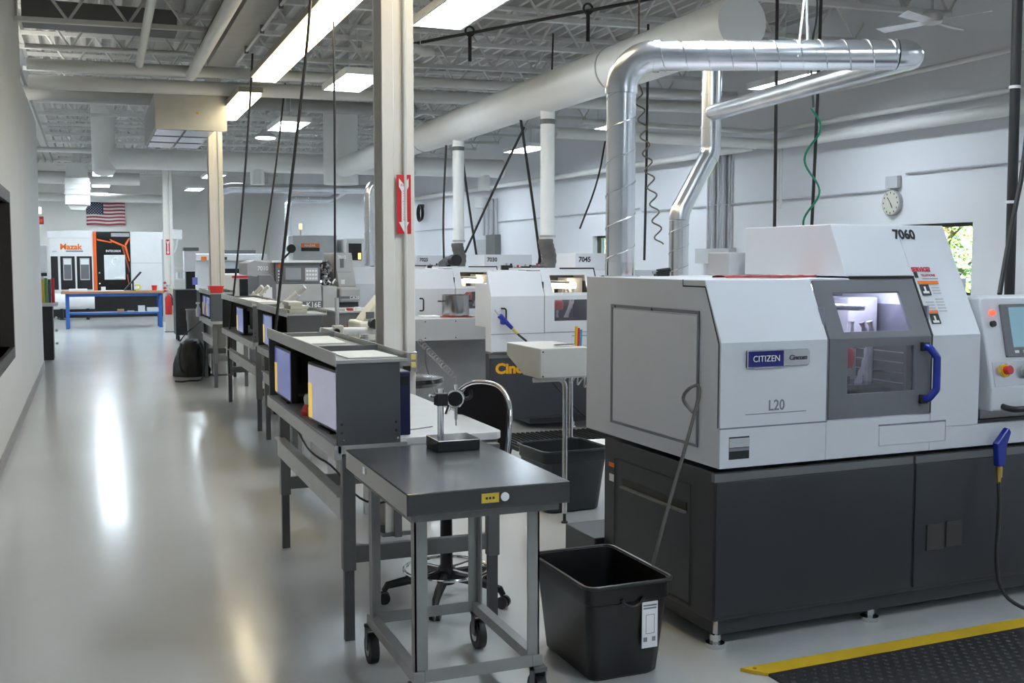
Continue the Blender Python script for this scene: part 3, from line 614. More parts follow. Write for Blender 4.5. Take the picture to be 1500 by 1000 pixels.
    sub(MB().plate(pl(1.585, 2.05, 1.205, 1.385, .014), -.002), 'display', SCRT, con, local=True)
    sub(MB().plate(pl(1.45, 2.1, 1.03, 1.14, .002), -.002), 'key_strip', SILVERP, con, local=True)
    for k in range(7): sub(MB().plate(pl(1.59 + .05 * k, 1.615 + .05 * k, 1.178, 1.19, .014), -.002), 'soft_key', INKW, con, local=True)
    c = Vector((1.52, CZ(1.1), 1.1)); nn = Vector((0, -1, .2)).normalized()
    sub(MB().cyl(c, c + nn * .012, .03, 20), 'stop_ring', mat('stop_yellow', (.8, .55, .02), .35), con, True, local=True)
    sub(MB().cyl(c + nn * .012, c + nn * .036, .02, 20), 'stop_button', RED, con, True, local=True)
    c = Vector((1.65, CZ(1.09), 1.09)); sub(MB().cyl(c, c + nn * .03, .03, 20).cbox(c + nn * .035, (.012, .02, .05)), 'dial', STEEL, con, True, local=True)
    c = Vector((1.49, CZ(1.36), 1.36)); sub(MB().cyl(c, c + nn * .015, .014, 14), 'indicator', LEDR, con, True, local=True)
    c = Vector((1.485, CZ(1.31), 1.31)); sub(MB().cyl(c, c + nn * .015, .014, 14), 'push_button', INK, con, True, local=True)
    sub(MB().tube(path([(1.5, -.05, .94), (1.5, -.11, .93), (2.1, -.11, .93), (2.1, -.05, .94)], .03, 4), .014, 10), 'grab_bar', BLACK, con, True, local=True)
    B_(MB().box(1.39, 2.15, -.01, .3, .862, .875), 'console_shelf', BLACK)
    B_(MB().box(1.45, 2.0, .02, .28, .875, .92), 'console_mount', LGREY)
    # top: number, collar plate
    sl = math.degrees(math.atan2(1, .5))
    text('number', number, .066 if near else .07, INK, t, (1.068, S(1.700) - .004, 1.698) if near else (1.105, .448, 1.585), (sl if near else 90, 0, 0), .95, .0006, 'LEFT', .03)
    return t, S, B_
m60, S, B_ = lathe_machine((2.335, 3.66), 1.4, '7060', 'white sliding-head lathe numbered 7060 with a blue door handle', True)
slang = math.degrees(math.atan2(1, .5))
# 7060 front markings
bd_ = B_(MB().box(.12, .30, -.042, -.03, 1.166, 1.236), 'badge', BADGE, False, .003)
sub(MB().prism(MB().rrect(.29, .432, 1.166, 1.236, .015), 'y', -.04, -.03), 'badge_end', SILVERP, bd_, False, .003, local=True)
sub(MB().frame((0, -.0425, 0), (1, 0, 0), (0, 0, 1), (.118, .302, 1.164, 1.238), (.123, .297, 1.169, 1.233), -.002), 'badge_rim', SILVERP, bd_, local=True)
text('lettering', 'CITIZEN', .036, INKW, m60, (.145, -.0435, 1.19), (90, 0, 0), 1.0, .0006)
text('lettering', 'Cincom', .03, INK, m60, (.325, -.0415, 1.192), (90, 0, 0), .95, .0006, 'LEFT', 0, .2)
text('lettering', 'L20', .062, INKG, m60, (.232, -.0315, .987), (90, 0, 0), .9, .0006, 'LEFT', .012)
B_(MB().box(.122, .425, -.0315, -.03, .974, .977), 'rule', INKG)
dl = B_(MB().box(.045, .143, -.031, -.03, .796, .888), 'plate_window', INK)
sub(MB().box(.046, .142, -.032, -.031, .845, .882), 'plate_top', LGREY, dl, local=True)
sub(MB().box(.046, .142, -.032, -.031, .83, .842), 'plate_line', INKG, dl, local=True)
def slope_q(u0, u1, z0, z1, off=.004): return [(u0, S(z0) - off, z0), (u1, S(z0) - off, z0), (u1, S(z1) - off, z1), (u0, S(z1) - off, z1)]
text('lettering', 'SERVICE?', .03, INKR, m60, (1.105, S(1.553) - .004, 1.55), (slang, 0, 0), .92, .0006, 'LEFT', .04)
text('lettering', 'TELEPHONE', .016, INKR, m60, (1.15, S(1.532) - .004, 1.528), (slang, 0, 0), .95, .0006)
B_(MB().plate(slope_q(1.11, 1.13, 1.522, 1.548), -.001), 'symbol', INK); B_(MB().plate(slope_q(1.15, 1.24, 1.516, 1.519), -.001), 'rule', INKG)
for z1, hh in ((1.508, .06), (1.38, .055)):
    B_(MB().plate(slope_q(1.115, 1.235 if z1 > 1.4 else 1.175, z1 - .014, z1), -.001), 'warning_band', INKO)
    B_(MB().plate(slope_q(1.12, 1.172, z1 - .016 - hh * .8, z1 - .016), -.001), 'warning_pictogram', INK)
    wp = MB(); wp.plate(slope_q(1.14, 1.15, z1 - .05, z1 - .025, .005), -.001); wp.plate(slope_q(1.128, 1.163, z1 - .055, z1 - .045, .005), -.001)
    B_(wp, 'pictogram_figure', INKW)
for k in range(5):
    for u0 in ((1.125, 1.185) if k else (1.185,)):
        B_(MB().plate(slope_q(u0, u0 + .045, 1.425 - .013 * k, 1.430 - .013 * k), -.001), 'caption_line', LGREY)
for k in range(3): B_(MB().plate(slope_q(1.185, 1.23, 1.475 - .012 * k, 1.479 - .012 * k), -.001), 'caption_line', LGREY)
# covered sockets in the dark base
B_(MB().box(1.12, 1.22, -.014, -.007, .30, .42), 'cover_plate', mat('cover_dark', (.05, .048, .045), .5), False, .003)
B_(MB().box(1.235, 1.33, -.014, -.007, .305, .425), 'cover_plate', mat('cover_dark', (0, 0, 0)), False, .003)
# things on top of 7060
tag(MB().box(3.0, 3.3, 4.60, 4.80, 1.522, 1.64).build('grey_transformer', LGREY, None, bevel=.006), 'plain grey steel box on the rear of machine 7060', 'box')
tp = thing('air_fitting', 'small black air fitting on top of machine 7060', 'fitting', (2.62, 4.62, 1.52))
MB().box(2.59, 2.66, 4.6, 4.64, 1.522, 1.545).build('block', BLACK, tp, bevel=.003); MB().cyl((2.60, 4.62, 1.545), (2.67, 4.62, 1.553), .012, 10).build('barrel', BLACK, tp, True); MB().cyl((2.575, 4.62, 1.54), (2.6, 4.62, 1.54), .008, 8).build('nipple', STEEL, tp, True)
rg = MB()
rv = [(2.56 + .04 * i + .006 * math.sin(j * 2 + i), 3.95 + .035 * j + .008 * math.sin(i * 1.3), 1.528 + .006 * abs(math.sin(i * 1.7 + j)) + .001) for i in range(13) for j in range(4)]
rb = [(x, y, 1.5235) for x, y, z in rv]
nv = len(rv)
rg.add(rv + rb, [(i * 4 + j, i * 4 + j + 1, i * 4 + j + 5, i * 4 + j + 4) for i in range(12) for j in range(3)] + [(i * 4, nv + i * 4, nv + i * 4 + 4, i * 4 + 4) for i in range(12)] + [(i * 4 + 3, i * 4 + 7, nv + i * 4 + 7, nv + i * 4 + 3) for i in range(12)])
tag(rg.build('shop_rag', REDC, None, True), 'red shop rag lying on top of machine 7060', 'rag')
# air gun and hose hanging on 7060
ag = thing('air_gun', 'blue air gun with a black hose hanging from machine 7060', 'air gun', (3.78, 3.55, 0))
def L60(u, v, z): return m60.matrix_basis @ Vector((u, v, z))
gx, gy = L60(1.475, -.075, 0).x, L60(1.475, -.075, 0).y
MB().prism([(gx - .018, .67), (gx + .02, .67), (gx + .022, .75), (gx + .05, .825), (gx + .035, .845), (gx - .03, .775)], 'y', gy - .017, gy + .017).build('body', BLUEH, ag, bevel=.006)
MB().box(gx + .024, gx + .034, gy - .008, gy + .008, .71, .775).build('trigger', BLACK, ag, bevel=.002)
MB().cyl((gx, gy, .62), (gx, gy, .67), .014, 12).cyl((gx, gy, .59), (gx, gy, .62), .01, 6).build('coupling', BRASS, ag, True)
hz = [(gx, gy, .6), (gx - .01, gy - .02, .45), (gx - .035, gy - .03, .25), (gx - .02, gy - .05, .1), (gx + .05, gy - .12, .035), (gx + .15, gy - .2, .022), (gx + .4, gy - .28, .022)]
def smooth(pts, it=2):
    for _ in range(it):
        q = [Vector(pts[0])]
        for a_, b_ in zip(pts[:-1], pts[1:]): a_, b_ = Vector(a_), Vector(b_); q += [a_.lerp(b_, .25), a_.lerp(b_, .75)]
        pts = q + [Vector(pts[-1])]
    return pts
MB().tube(smooth(hz), .009, 8).build('hose', CABLE, ag, True)
# neighbours in the row
m45, _, B45 = lathe_machine((3.4, 9.13), 0, '7045', 'white sliding-head lathe numbered 7045 on a black base', False)
m30, _, B30 = lathe_machine((3.44, 11.85), 0, '7030', 'white sliding-head lathe numbered 7030 behind the steel pot', False)
m25, _, B25 = lathe_machine((3.40, 14.6), 0, '7025', 'white sliding-head lathe numbered 7025 behind the near column', False)
text('lettering', 'Cincom', .13, mat('ink_amber', (.85, .42, .01), .4), m45, (.05, -.011, .56), (90, 0, 0), 1.1, .0008, 'LEFT', .045)
for bb in (B45, B30): bb(MB().tube(path([(.1, -.035, 1.16), (.13, -.08, 1.16), (.13, -.08, 1.02), (.1, -.035, 1.02)], .02, 3), .008, 8), 'pull_handle', BLACK, True)

# ================================================================== work benches with monitor hutches
def bench(ox, oy, L, label, desk=True, D=.78, notch=0.):
    t = thing('work_bench', label, 'work bench', (ox, oy, 0), 0, 'work benches in the aisle row')
    B = lambda mb, n, m, smooth=False, bevel=0.: mb.build(n, m, t, smooth, bevel, local=True)
    # worktop with rounded nose; hutch strip along the aisle
    B(MB().box(.0, .3, 0, L, .80, .84), 'hutch_shelf', BENCHL, False, .004)
    if desk:
        B(MB().prism(MB().rrect(.26, D, .09, L - notch, .05), 'z', .805, .84), 'desk_top', LAMIN, False, .004)
        B(MB().prism(MB().rrect(.27, D - .01, .10, L - notch - .01, .05), 'z', .765, .806), 'desk_edge', BENCHG)
    B(MB().box(.0, .27, 0, .018, .835, 1.18), 'end_panel', BENCHD, False, .003)
    B(MB().box(.0, .27, L - .018, L, .835, 1.18), 'end_panel', BENCHD, False, .003)
    B(MB().box(.255, .268, .018, L - .018, .84, 1.175), 'back_panel', mat('hutch_back_shaded', (.012, .012, .018), .5), False)  # grey panel; the shade inside the hutch is put into its near-black colour
    B(MB().box(.0, .30, 0, L, 1.178, 1.19), 'top_shelf', BENCHG, False, .002)
    lp = MB().box(-.008, .0, -.004, L, 1.165, 1.222); lp.box(.30, .306, 0, L, 1.178, 1.215); lp.box(0, .3, -.005, 0, 1.176, 1.192)
    B(lp, 'shelf_lip', BENCHL, False, .002)
    for y in (.05, L * .55): B(MB().box(.02, .29, y + .4, y + .406, 1.19, 1.215), 'divider', BENCHG)
    B(MB().box(-.012, .02, 0, L, .775, .838), 'front_rail', BENCHL, False, .003)
    for x in (.025, D - .1):
        for y in (.02, L - .2):
            b_ = B(MB().box(x, x + .055, y, y + .045, .30, .80), 'leg', BENCHG, False, .004)
            sub(MB().box(x + .006, x + .047, y + .006, y + .039, .0, .32), 'foot', BENCHD, b_, local=True)
    B(MB().box(.015, .045, .03, L - .16, .52, .62).box(.0, .05, .03, L - .16, .615, .625), 'stretcher', BENCHL, False, .003)
    for y in (.03, L - .19): B(MB().box(.06, D - .1, y, y + .03, .33, .40), 'cross_brace', BENCHG, False, .003)
    for x in (.02, .25):
        for z in (.89, .925): B(MB().cyl((x, -.002, z), (x, .001, z), .006, 8), 'slot_hole', INK)
        B(MB().cyl((x + .008, -.003, .857), (x + .008, .001, .857), .005, 8), 'screw', CHROME)
    return t
bench(.93, 4.30, 1.78, 'grey work bench with monitor hutch next to the granite cart', True, .77, .22)
bench(1.40, 8.20, 1.55, 'grey work bench with ivory cases stacked on its hutch', True, .6)
bench(1.40, 10.05, 2.45, 'grey work bench with papers and microscope on its hutch', True)
bench(1.40, 13.75, 1.4, 'grey work bench with a red bin on its hutch', True, .5)
def monitor(x, y, z, w, h, label, scr, tilt=0.):
    t = thing('monitor', label, 'monitor', (x, y, z), tilt, 'monitors in the bench hutches')
    B = lambda mb, n, m, smooth=False, bevel=0.: mb.build(n, m, t, smooth, bevel, local=True)
    B(MB().box(0, .035, -w / 2, w / 2, .02, h + .02), 'bezel', BLACK, False, .003)
    B(MB().box(-.003, 0, -w / 2 + .012, w / 2 - .012, .032, h + .008), 'screen', scr)
    B(MB().box(-.006, -.001, w / 2 - .075, w / 2 - .02, .034, h * .72), 'sidebar', SCRY)
    B(MB().box(.035, .085, -.1, .1, .1, h - .02), 'back_shell', BLACK, False, .01)
    B(MB().box(.05, .075, -.03, .03, .008, .14), 'neck', BLACK)
    B(MB().box(.0, .15, -.1, .1, 0, .01), 'foot', BLACK, False, .003)
monitor(.955, 4.70, .84, .5, .27, 'monitor with a screen paled by a painted reflection at the near end of the first hutch', SCRW, 4)
monitor(.955, 5.76, .84, .5, .27, 'monitor with a blue screen at the far end of the first hutch', SCRB)
monitor(1.43, 9.38, .84, .5, .27, 'monitor with a blue screen in the second hutch below the white boxes', SCRB)
monitor(1.43, 11.2, .84, .5, .26, 'monitor in the third hutch beside the red can', SCRB)
monitor(1.43, 14.35, .84, .42, .27, 'monitor in the far hutch under the red bin, nearer the aisle end', SCRB)
monitor(1.43, 14.85, .84, .42, .27, 'monitor in the far hutch under the red bin, nearer the column', SCRB)
# blue pc tower behind the first hutch
pc = thing('computer_tower', 'dark navy computer tower standing behind the first hutch', 'computer', (1.25, 4.65, .84))
MB().box(1.205, 1.285, 4.44, 4.84, .841, 1.12).build('case', NAVY, pc, bevel=.006)
MB().box(1.215, 1.275, 4.437, 4.44, 1.06, 1.10).build('drive_bay', BLACK, pc)
# small vise with white cup between the monitors
vs2 = thing('bench_vise', 'small red clamp with a white cup between the two monitors', 'clamp', (1.0, 5.22, .84))
MB().lathe([(.05, 0), (.055, .02), (.04, .05), (.03, .055)], (1.0, 5.2, .841), 14).build('base', RED, vs2, True); MB().box(.97, 1.03, 5.1, 5.17, .841, .89).build('jaw', RED, vs2, bevel=.008)
MB().lathe([(.035, 0), (.04, .03), (.03, .05)], (1.0, 5.2, .896), 14).build('cup', LGREY, vs2, True); MB().cyl((1.0, 5.2, .946), (1.0, 5.2, 1.0), .014, 10).build('spindle', BLACK, vs2, True)
# papers and notes on the shelf of the first bench
for i, (x0, y0, w_, l_, a) in enumerate(((.985, 4.36, .215, .34, 3), (.98, 5.18, .2, .5, -2), (1.0, 5.72, .2, .28, 5))):
    o = tag(MB().box(-w_ / 2, w_ / 2, -l_ / 2, l_ / 2, 0, .004).build('paper_sheet', PAPER, None, org=(0, 0, 0)), ('sheet of paper at the near end of the first hutch top', 'long sheet of paper in the middle of the first hutch top', 'sheet of paper by the yellow note on the first hutch top')[i], 'paper')
    o.location = (x0 + w_ / 2, y0 + l_ / 2, 1.191); o.rotation_euler = (0, 0, R(a))
tag(MB().box(.98, 1.03, 4.78, 4.9, 1.1905, 1.193).build('sticky_note', mat('note_yellow', (.75, .68, .15), .6), None), 'yellow note stuck in the first hutch top tray', 'note')
# boom stand with camera over the first bench
bs = thing('boom_stand', 'white boom microscope arm on a silver post behind the first hutch', 'microscope', (1.45, 6.55, .84))
MB().box(1.38, 1.60, 6.62, 6.9, .845, .865).build('base', BENCHD, bs, bevel=.01)
MB().cyl((1.47, 6.75, .86), (1.47, 6.75, 1.36), .014, 12).build('post', CHROME, bs, True)
MB().cyl((1.36, 6.75, 1.15), (1.84, 6.78, 1.14), .023, 12).build('arm', INKW, bs, True)
MB().box(1.44, 1.505, 6.71, 6.79, 1.12, 1.185).build('clamp', IVORY, bs, bevel=.008)
MB().cyl((1.455, 6.68, 1.15), (1.455, 6.71, 1.15), .018, 10).build('knob', BLACK, bs, True)
MB().cyl((1.76, 6.8, 1.08), (1.76, 6.8, 1.25), .02, 12).build('optics', BLACK, bs, True)
MB().cyl((1.71, 6.78, 1.19), (1.71, 6.70, 1.19), .034, 16).build('focus_knob', BLACK, bs, True); MB().tube(arc((1.79, 6.74, 1.19), (1, 0, 0), (0, 0, 1), .03, 0, 360, 18), .007, 6).build('ring', BLACK, bs, True)
MB().cyl((1.75, 6.78, 1.10), (1.88, 6.7, 1.07), .008, 8).build('lever', BLACK, bs, True)
for k in range(3): MB().tube(smooth([(1.47, 6.7, 1.1), (1.36 + .03 * k, 6.65, 1.04 - .03 * k), (1.5 + .05 * k, 6.62, 1.0 + .02 * k), (1.62, 6.68, 1.12)]), .004, 6).build('wire', CABLE, bs, True)
sp_ = thing('side_bench', 'light grey bench behind the first hutch carrying the boom stand', 'work bench', (1.6, 7.0, 0))
MB().prism(MB().rrect(1.36, 1.66, 6.45, 7.7, .03), 'z', .81, .845).build('desk_top', LAMIN, sp_, bevel=.004)
for x in (1.4, 1.58):
    for y in (6.5, 7.6): MB().box(x, x + .05, y, y + .05, 0, .81).build('leg', LGREY, sp_)
MB().box(1.44, 1.6, 7.6, 7.63, .3, .36).build('cross_brace', LGREY, sp_)
gl = thing('glass_jar', 'small glass jar behind the first hutch', 'jar', (1.58, 6.52, .845))
MB().lathe([(.025, 0), (.028, .01), (.028, .26), (.02, .27)], (1.6, 6.55, .846), 14).build('body', mat('jar_glass', (.35, .36, .36), .1, coat=.4), gl, True); MB().lathe([(.024, 0), (.024, .02)], (1.6, 6.55, 1.117), 14).build('lid', STEEL, gl)
def rag(name, c, s, mt, label, seed):
    random.seed(seed); m = MB(); n, k = 12, 7; vs = []
    for i in range(k + 1):
        ph = math.pi / 2 * i / k
        for j in range(n):
            a = 2 * math.pi * j / n; rr = math.cos(ph) * (1 + .25 * random.uniform(-1, 1)); vs.append((c[0] + s[0] * rr * math.cos(a), c[1] + s[1] * rr * math.sin(a), c[2] + s[2] * math.sin(ph) * (1 + .2 * random.uniform(-1, 1))))
    fs = [(i * n + j, i * n + (j + 1) % n, (i + 1) * n + (j + 1) % n, (i + 1) * n + j) for i in range(k) for j in range(n)] + [tuple(range(n))[::-1]]
    return tag(m.add(vs, fs).build(name, mt, None, True), label, 'rag')
rag('crumpled_rag', (1.6, 7.1, .846), (.045, .05, .28), REDC, 'crumpled red rag standing by the glass jar', 3)
# on the desk of the first bench
pr = thing('pliers', 'red handled pliers on the white desk', 'pliers', (1.3, 5.0, .84))
MB().tube(smooth([(1.29, 4.95, .87), (1.34, 5.05, .9), (1.40, 5.12, .91)]), .009, 8).build('handle', RED, pr, True); MB().tube(smooth([(1.30, 4.93, .86), (1.35, 5.0, .865), (1.41, 5.06, .88)]), .009, 8).build('handle', RED, pr, True); MB().box(1.25, 1.30, 4.9, 4.95, .842, .87).build('jaw', STEEL, pr, bevel=.008)
sf = thing('safety_glasses', 'clear safety glasses lying on the white desk', 'glasses', (1.31, 4.72, .84))
MB().tube(arc((1.325, 4.74, .86), (1, 0, 0), (0, .3, 1), .018, 0, 360, 14), .003, 6).build('lens_rim', LGREY, sf, True); MB().tube(arc((1.335, 4.70, .86), (1, 0, 0), (0, .3, 1), .018, 0, 360, 14), .003, 6).build('lens_rim', LGREY, sf, True); MB().tube(smooth([(1.315, 4.75, .862), (1.29, 4.8, .858), (1.28, 4.85, .845)]), .003, 6).build('temple', LGREY, sf, True)
tag(MB().tube(smooth([(1.29, 4.56, .844), (1.36, 4.58, .843), (1.44, 4.62, .843)]), .0025, 6).build('loose_wire', INKG, None, True), 'thin grey wire lying on the white desk', 'wire')
# cable under the first bench
tag(MB().tube(smooth([(.965, 5.6, .8), (.96, 5.3, .72), (.96, 5.0, .68), (1.02, 4.8, .66), (1.1, 4.7, .52), (1.2, 4.6, .50), (1.25, 4.5, .6)]), .005, 6).build('hanging_cable', CABLE, None, True), 'thin cable sagging below the first hutch', 'cable')
# white boxes, spray scope on the second hutch
for i, (z, dx, w_) in enumerate(((1.191, 0, .14), (1.221, .008, .14), (1.25, -.006, .11))):
    tag(MB().box(1.43 + dx, 1.43 + dx + w_, 8.28, 8.56, z, z + .028).build('flat_box', IVORY, None, bevel=.004), ('ivory flat case at the bottom of the stack on the second hutch', 'ivory flat case in the middle of the stack on the second hutch', 'smaller ivory case on top of the stack on the second hutch')[i], 'case')
so = thing('scope_tube', 'tilted clear plastic tube with white cap behind the ivory cases', 'tube', (1.5, 8.75, 1.19))
MB().cyl((1.45, 8.8, 1.21), (1.58, 8.72, 1.33), .03, 14).build('barrel', INKW, so, True); MB().cyl((1.56, 8.73, 1.32), (1.63, 8.69, 1.385), .022, 14).build('clear_end', mat('clear_plastic', (.6, .6, .62), .15), so, True); MB().box(1.42, 1.5, 8.76, 8.84, 1.191, 1.215).build('base', INKW, so, bevel=.005)
# microscope and papers on the third hutch

ms = thing('stereo_microscope', 'ivory stereo microscope behind the third hutch', 'microscope', (1.62, 12.4, .84))
MB().box(1.52, 1.72, 12.25, 12.5, .841, .87).build('base', IVORY, ms, bevel=.01); MB().cyl((1.62, 12.46, .87), (1.62, 12.46, 1.25), .018, 10).build('post', IVORY, ms, True)
MB().tube([(1.60, 12.4, 1.05), (1.61, 12.4, 1.16), (1.64, 12.38, 1.22)], .05, 14, radii=[.03, .06, .055]).build('head', IVORY, ms, True)
for dx in (-.035, .035): MB().cyl((1.64 + dx, 12.38, 1.21), (1.72 + dx, 12.3, 1.31), .022, 12).build('eyepiece', IVORY, ms, True)
MB().cyl((1.56, 12.4, 1.08), (1.68, 12.4, 1.08), .025, 12).build('focus_knob', BLACK, ms, True)
ms.location += Vector((.12, -.12, 0))
for i, (y0, a) in enumerate(((10.15, 4), (10.7, -3), (11.3, 6))):
    o = tag(MB().box(-.1, .1, -.17, .17, 0, .012 + .01 * (i == 0)).build('paper_pad', PAPER, None, org=(0, 0, 0)), ('thick white paper pad at the near end of the third hutch top', 'white paper pad in the middle of the third hutch top', 'white paper pad at the far end of the third hutch top')[i], 'paper')
    o.location = (1.55, y0 + .17, 1.191); o.rotation_euler = (0, 0, R(a))
can = thing('red_can', 'red and white spray can in the third hutch', 'can', (1.5, 10.2, .84))
MB().lathe([(.035, 0), (.035, .2), (.02, .22)], (1.50, 10.27, .841), 14).build('body', RED, can, True); MB().lathe([(.0355, 0), (.0355, .09)], (1.50, 10.27, .88), 14).build('label_band', INKW, can, True); MB().cyl((1.5, 10.27, 1.06), (1.5, 10.27, 1.08), .012, 8).build('nozzle', INKW, can, True)
# red bin and papers on far hutch
rb2 = thing('red_bin', 'open red plastic bin on the far hutch', 'bin', (1.5, 13.95, 1.19))
q = MB().prism([(1.41, 1.191), (1.55, 1.191), (1.57, 1.27), (1.40, 1.27)], 'y', 13.8, 14.05); q.build('body', mat('bin_red', (.75, .03, .02), .35), rb2, bevel=.006)
MB().box(1.395, 1.575, 13.795, 14.055, 1.268, 1.276).build('rim', mat('bin_red', (0, 0, 0)), rb2)
tag(MB().box(1.41, 1.62, 14.2, 15.0, 1.191, 1.21).build('paper_stack', PAPER, None), 'stack of white papers beside the red bin', 'paper')
sb = thing('spray_bottle', 'white spray bottle at the end of the far hutch', 'bottle', (1.45, 15.05, .84))
MB().lathe([(.03, 0), (.032, .1), (.012, .15), (.012, .17)], (1.36, 14.98, .84), 12).build('body', INKW, sb, True); MB().box(1.33, 1.385, 14.97, 14.99, 1.01, 1.035).build('trigger_head', INKW, sb, bevel=.004)

# ================================================================== cart with the dark surface plate
ct = thing('surface_plate_cart', 'grey steel cart carrying a dark polished surface plate', 'cart', (1.24, 3.75, 0))
plate_m = mat('granite_plate', (.012, .012, .013), .2, var=.3, scale=7, coat=.8)
MB().box(.94, 1.525, 3.3, 4.19, .765, .84).build('surface_plate', plate_m, ct, bevel=.004)
MB().box(.944, 1.521, 3.304, 4.186, .8395, .8406).build('lapped_face', mat('lapped_face', (.24, .24, .255), .2, .75, var=.18, scale=5), ct)
MB().box(.965, 1.50, 3.34, 4.15, .735, .765).build('top_frame', BENCHG, ct)
def angle_leg(x, y, sx, sy, z0, z1): return MB().box(min(x, x + sx * .045), max(x, x + sx * .045), min(y, y + sy * .006), max(y, y + sy * .006), z0, z1).box(min(x, x + sx * .006), max(x, x + sx * .006), min(y, y + sy * .045), max(y, y + sy * .045), z0, z1)
CL = mat('cart_grey', (.28, .277, .265), .45, var=.08)
for x, sx in ((1.0, 1), (1.46, -1)):
    for y, sy in ((3.42, 1), (4.06, -1)):
        angle_leg(x, y, sx, sy, .16, .75).build('leg', CL, ct)
        MB().box(x, x + sx * .07, y, y + sy * .07, .735, .765).build('bracket', BENCHD, ct) if sy > 0 else None
for nm, q in (('lower_rail', (.99, 1.03, 3.41, 4.07, .155, .195)), ('lower_rail', (1.43, 1.47, 3.41, 4.07, .155, .195)), ('lower_rail', (1.03, 1.43, 3.41, 3.415, .155, .2)), ('lower_rail', (1.03, 1.43, 4.055, 4.06, .155, .2))): MB().box(*q).build(nm, CL, ct, bevel=.002)
for x in (1.005, 1.455):
    for y in (3.42, 4.05):
        c_ = MB().cyl((x - .017, y, .062), (x + .017, y, .062), .06, 22).build('caster', RUBBER, ct, True)
        sub(MB().cyl((x - .019, y, .062), (x + .019, y, .062), .03, 14), 'hub', STEEL, c_, True); sub(MB().box(x - .024, x - .02, y - .02, y + .02, .06, .155).box(x + .02, x + .024, y - .02, y + .02, .06, .155).box(x - .024, x + .024, y - .03, y + .03, .14, .155), 'fork', BENCHD, c_)
lb = MB().box(1.198, 1.26, 3.297, 3.3, .79, .822).build('maker_plate', mat('label_yellow', (.7, .5, .05), .4), ct)
for k in range(3): sub(MB().box(1.212 + .012 * k, 1.220 + .012 * k, 3.2965, 3.2975, .802, .81), 'print_mark', INK, lb)
MB().cyl((1.282, 3.297, .806), (1.282, 3.3, .806), .015, 20).build('round_sticker', INKW, ct)
MB().box(.937, .94, 3.86, 3.89, .80, .825).build('white_sticker', INKW, ct)
# test indicator stand
ts = thing('indicator_stand', 'dial test indicator on a steel post with a black granite base', 'gauge', (1.35, 4.07, .84))
MB().box(1.262, 1.44, 3.98, 4.14, .841, .888).build('base', BLACKG, ts, bevel=.004)
MB().cyl((1.30, 4.06, .888), (1.30, 4.06, 1.075), .0125, 16).build('post', CHROME, ts, True); MB().cyl((1.30, 4.06, 1.07), (1.30, 4.06, 1.085), .014, 16).build('post_cap', CHROME, ts, True)
MB().box(1.278, 1.325, 4.035, 4.085, 1.018, 1.068).build('clamp_block', BLACK, ts, bevel=.004)
MB().cyl((1.325, 4.06, 1.045), (1.355, 4.06, 1.045), .008, 10).build('cross_rod', CHROME, ts, True)
MB().cyl((1.335, 4.05, 1.03), (1.345, 4.05, 1.03), .011, 12).cyl((1.335, 4.05, 1.058), (1.345, 4.05, 1.058), .011, 12).build('thumb_screw', CHROME, ts, True)
MB().cyl((1.352, 4.03, 1.045), (1.372, 4.075, 1.045), .034, 24).build('dial_body', BLACK, ts, True)
MB().tube(arc((1.352, 4.03, 1.045), (.914, -.406, 0), (0, 0, 1), .033, 0, 360, 24), .0045, 8).build('dial_rim', CHROME, ts, True)
MB().cyl((1.36, 4.05, 1.078), (1.36, 4.05, 1.10), .009, 12).build('stem_cap', CHROME, ts, True)
MB().cyl((1.36, 4.045, 1.015), (1.36, 4.045, .96), .006, 10).cyl((1.36, 4.045, .96), (1.36, 4.045, .935), .003, 8).build('plunger', STEEL, ts, True)
MB().tube(arc((1.415, 4.08, 1.06), (1, 0, 0), (0, .3, 1), .022, 150, 390, 14), .008, 8).build('fine_adjuster', BLACK, ts, True)
MB().tube([(1.27, 4.04, 1.062), (1.255, 4.035, 1.06), (1.245, 4.03, 1.065)], .006, 8).build('locking_lever', CHROME, ts, True)

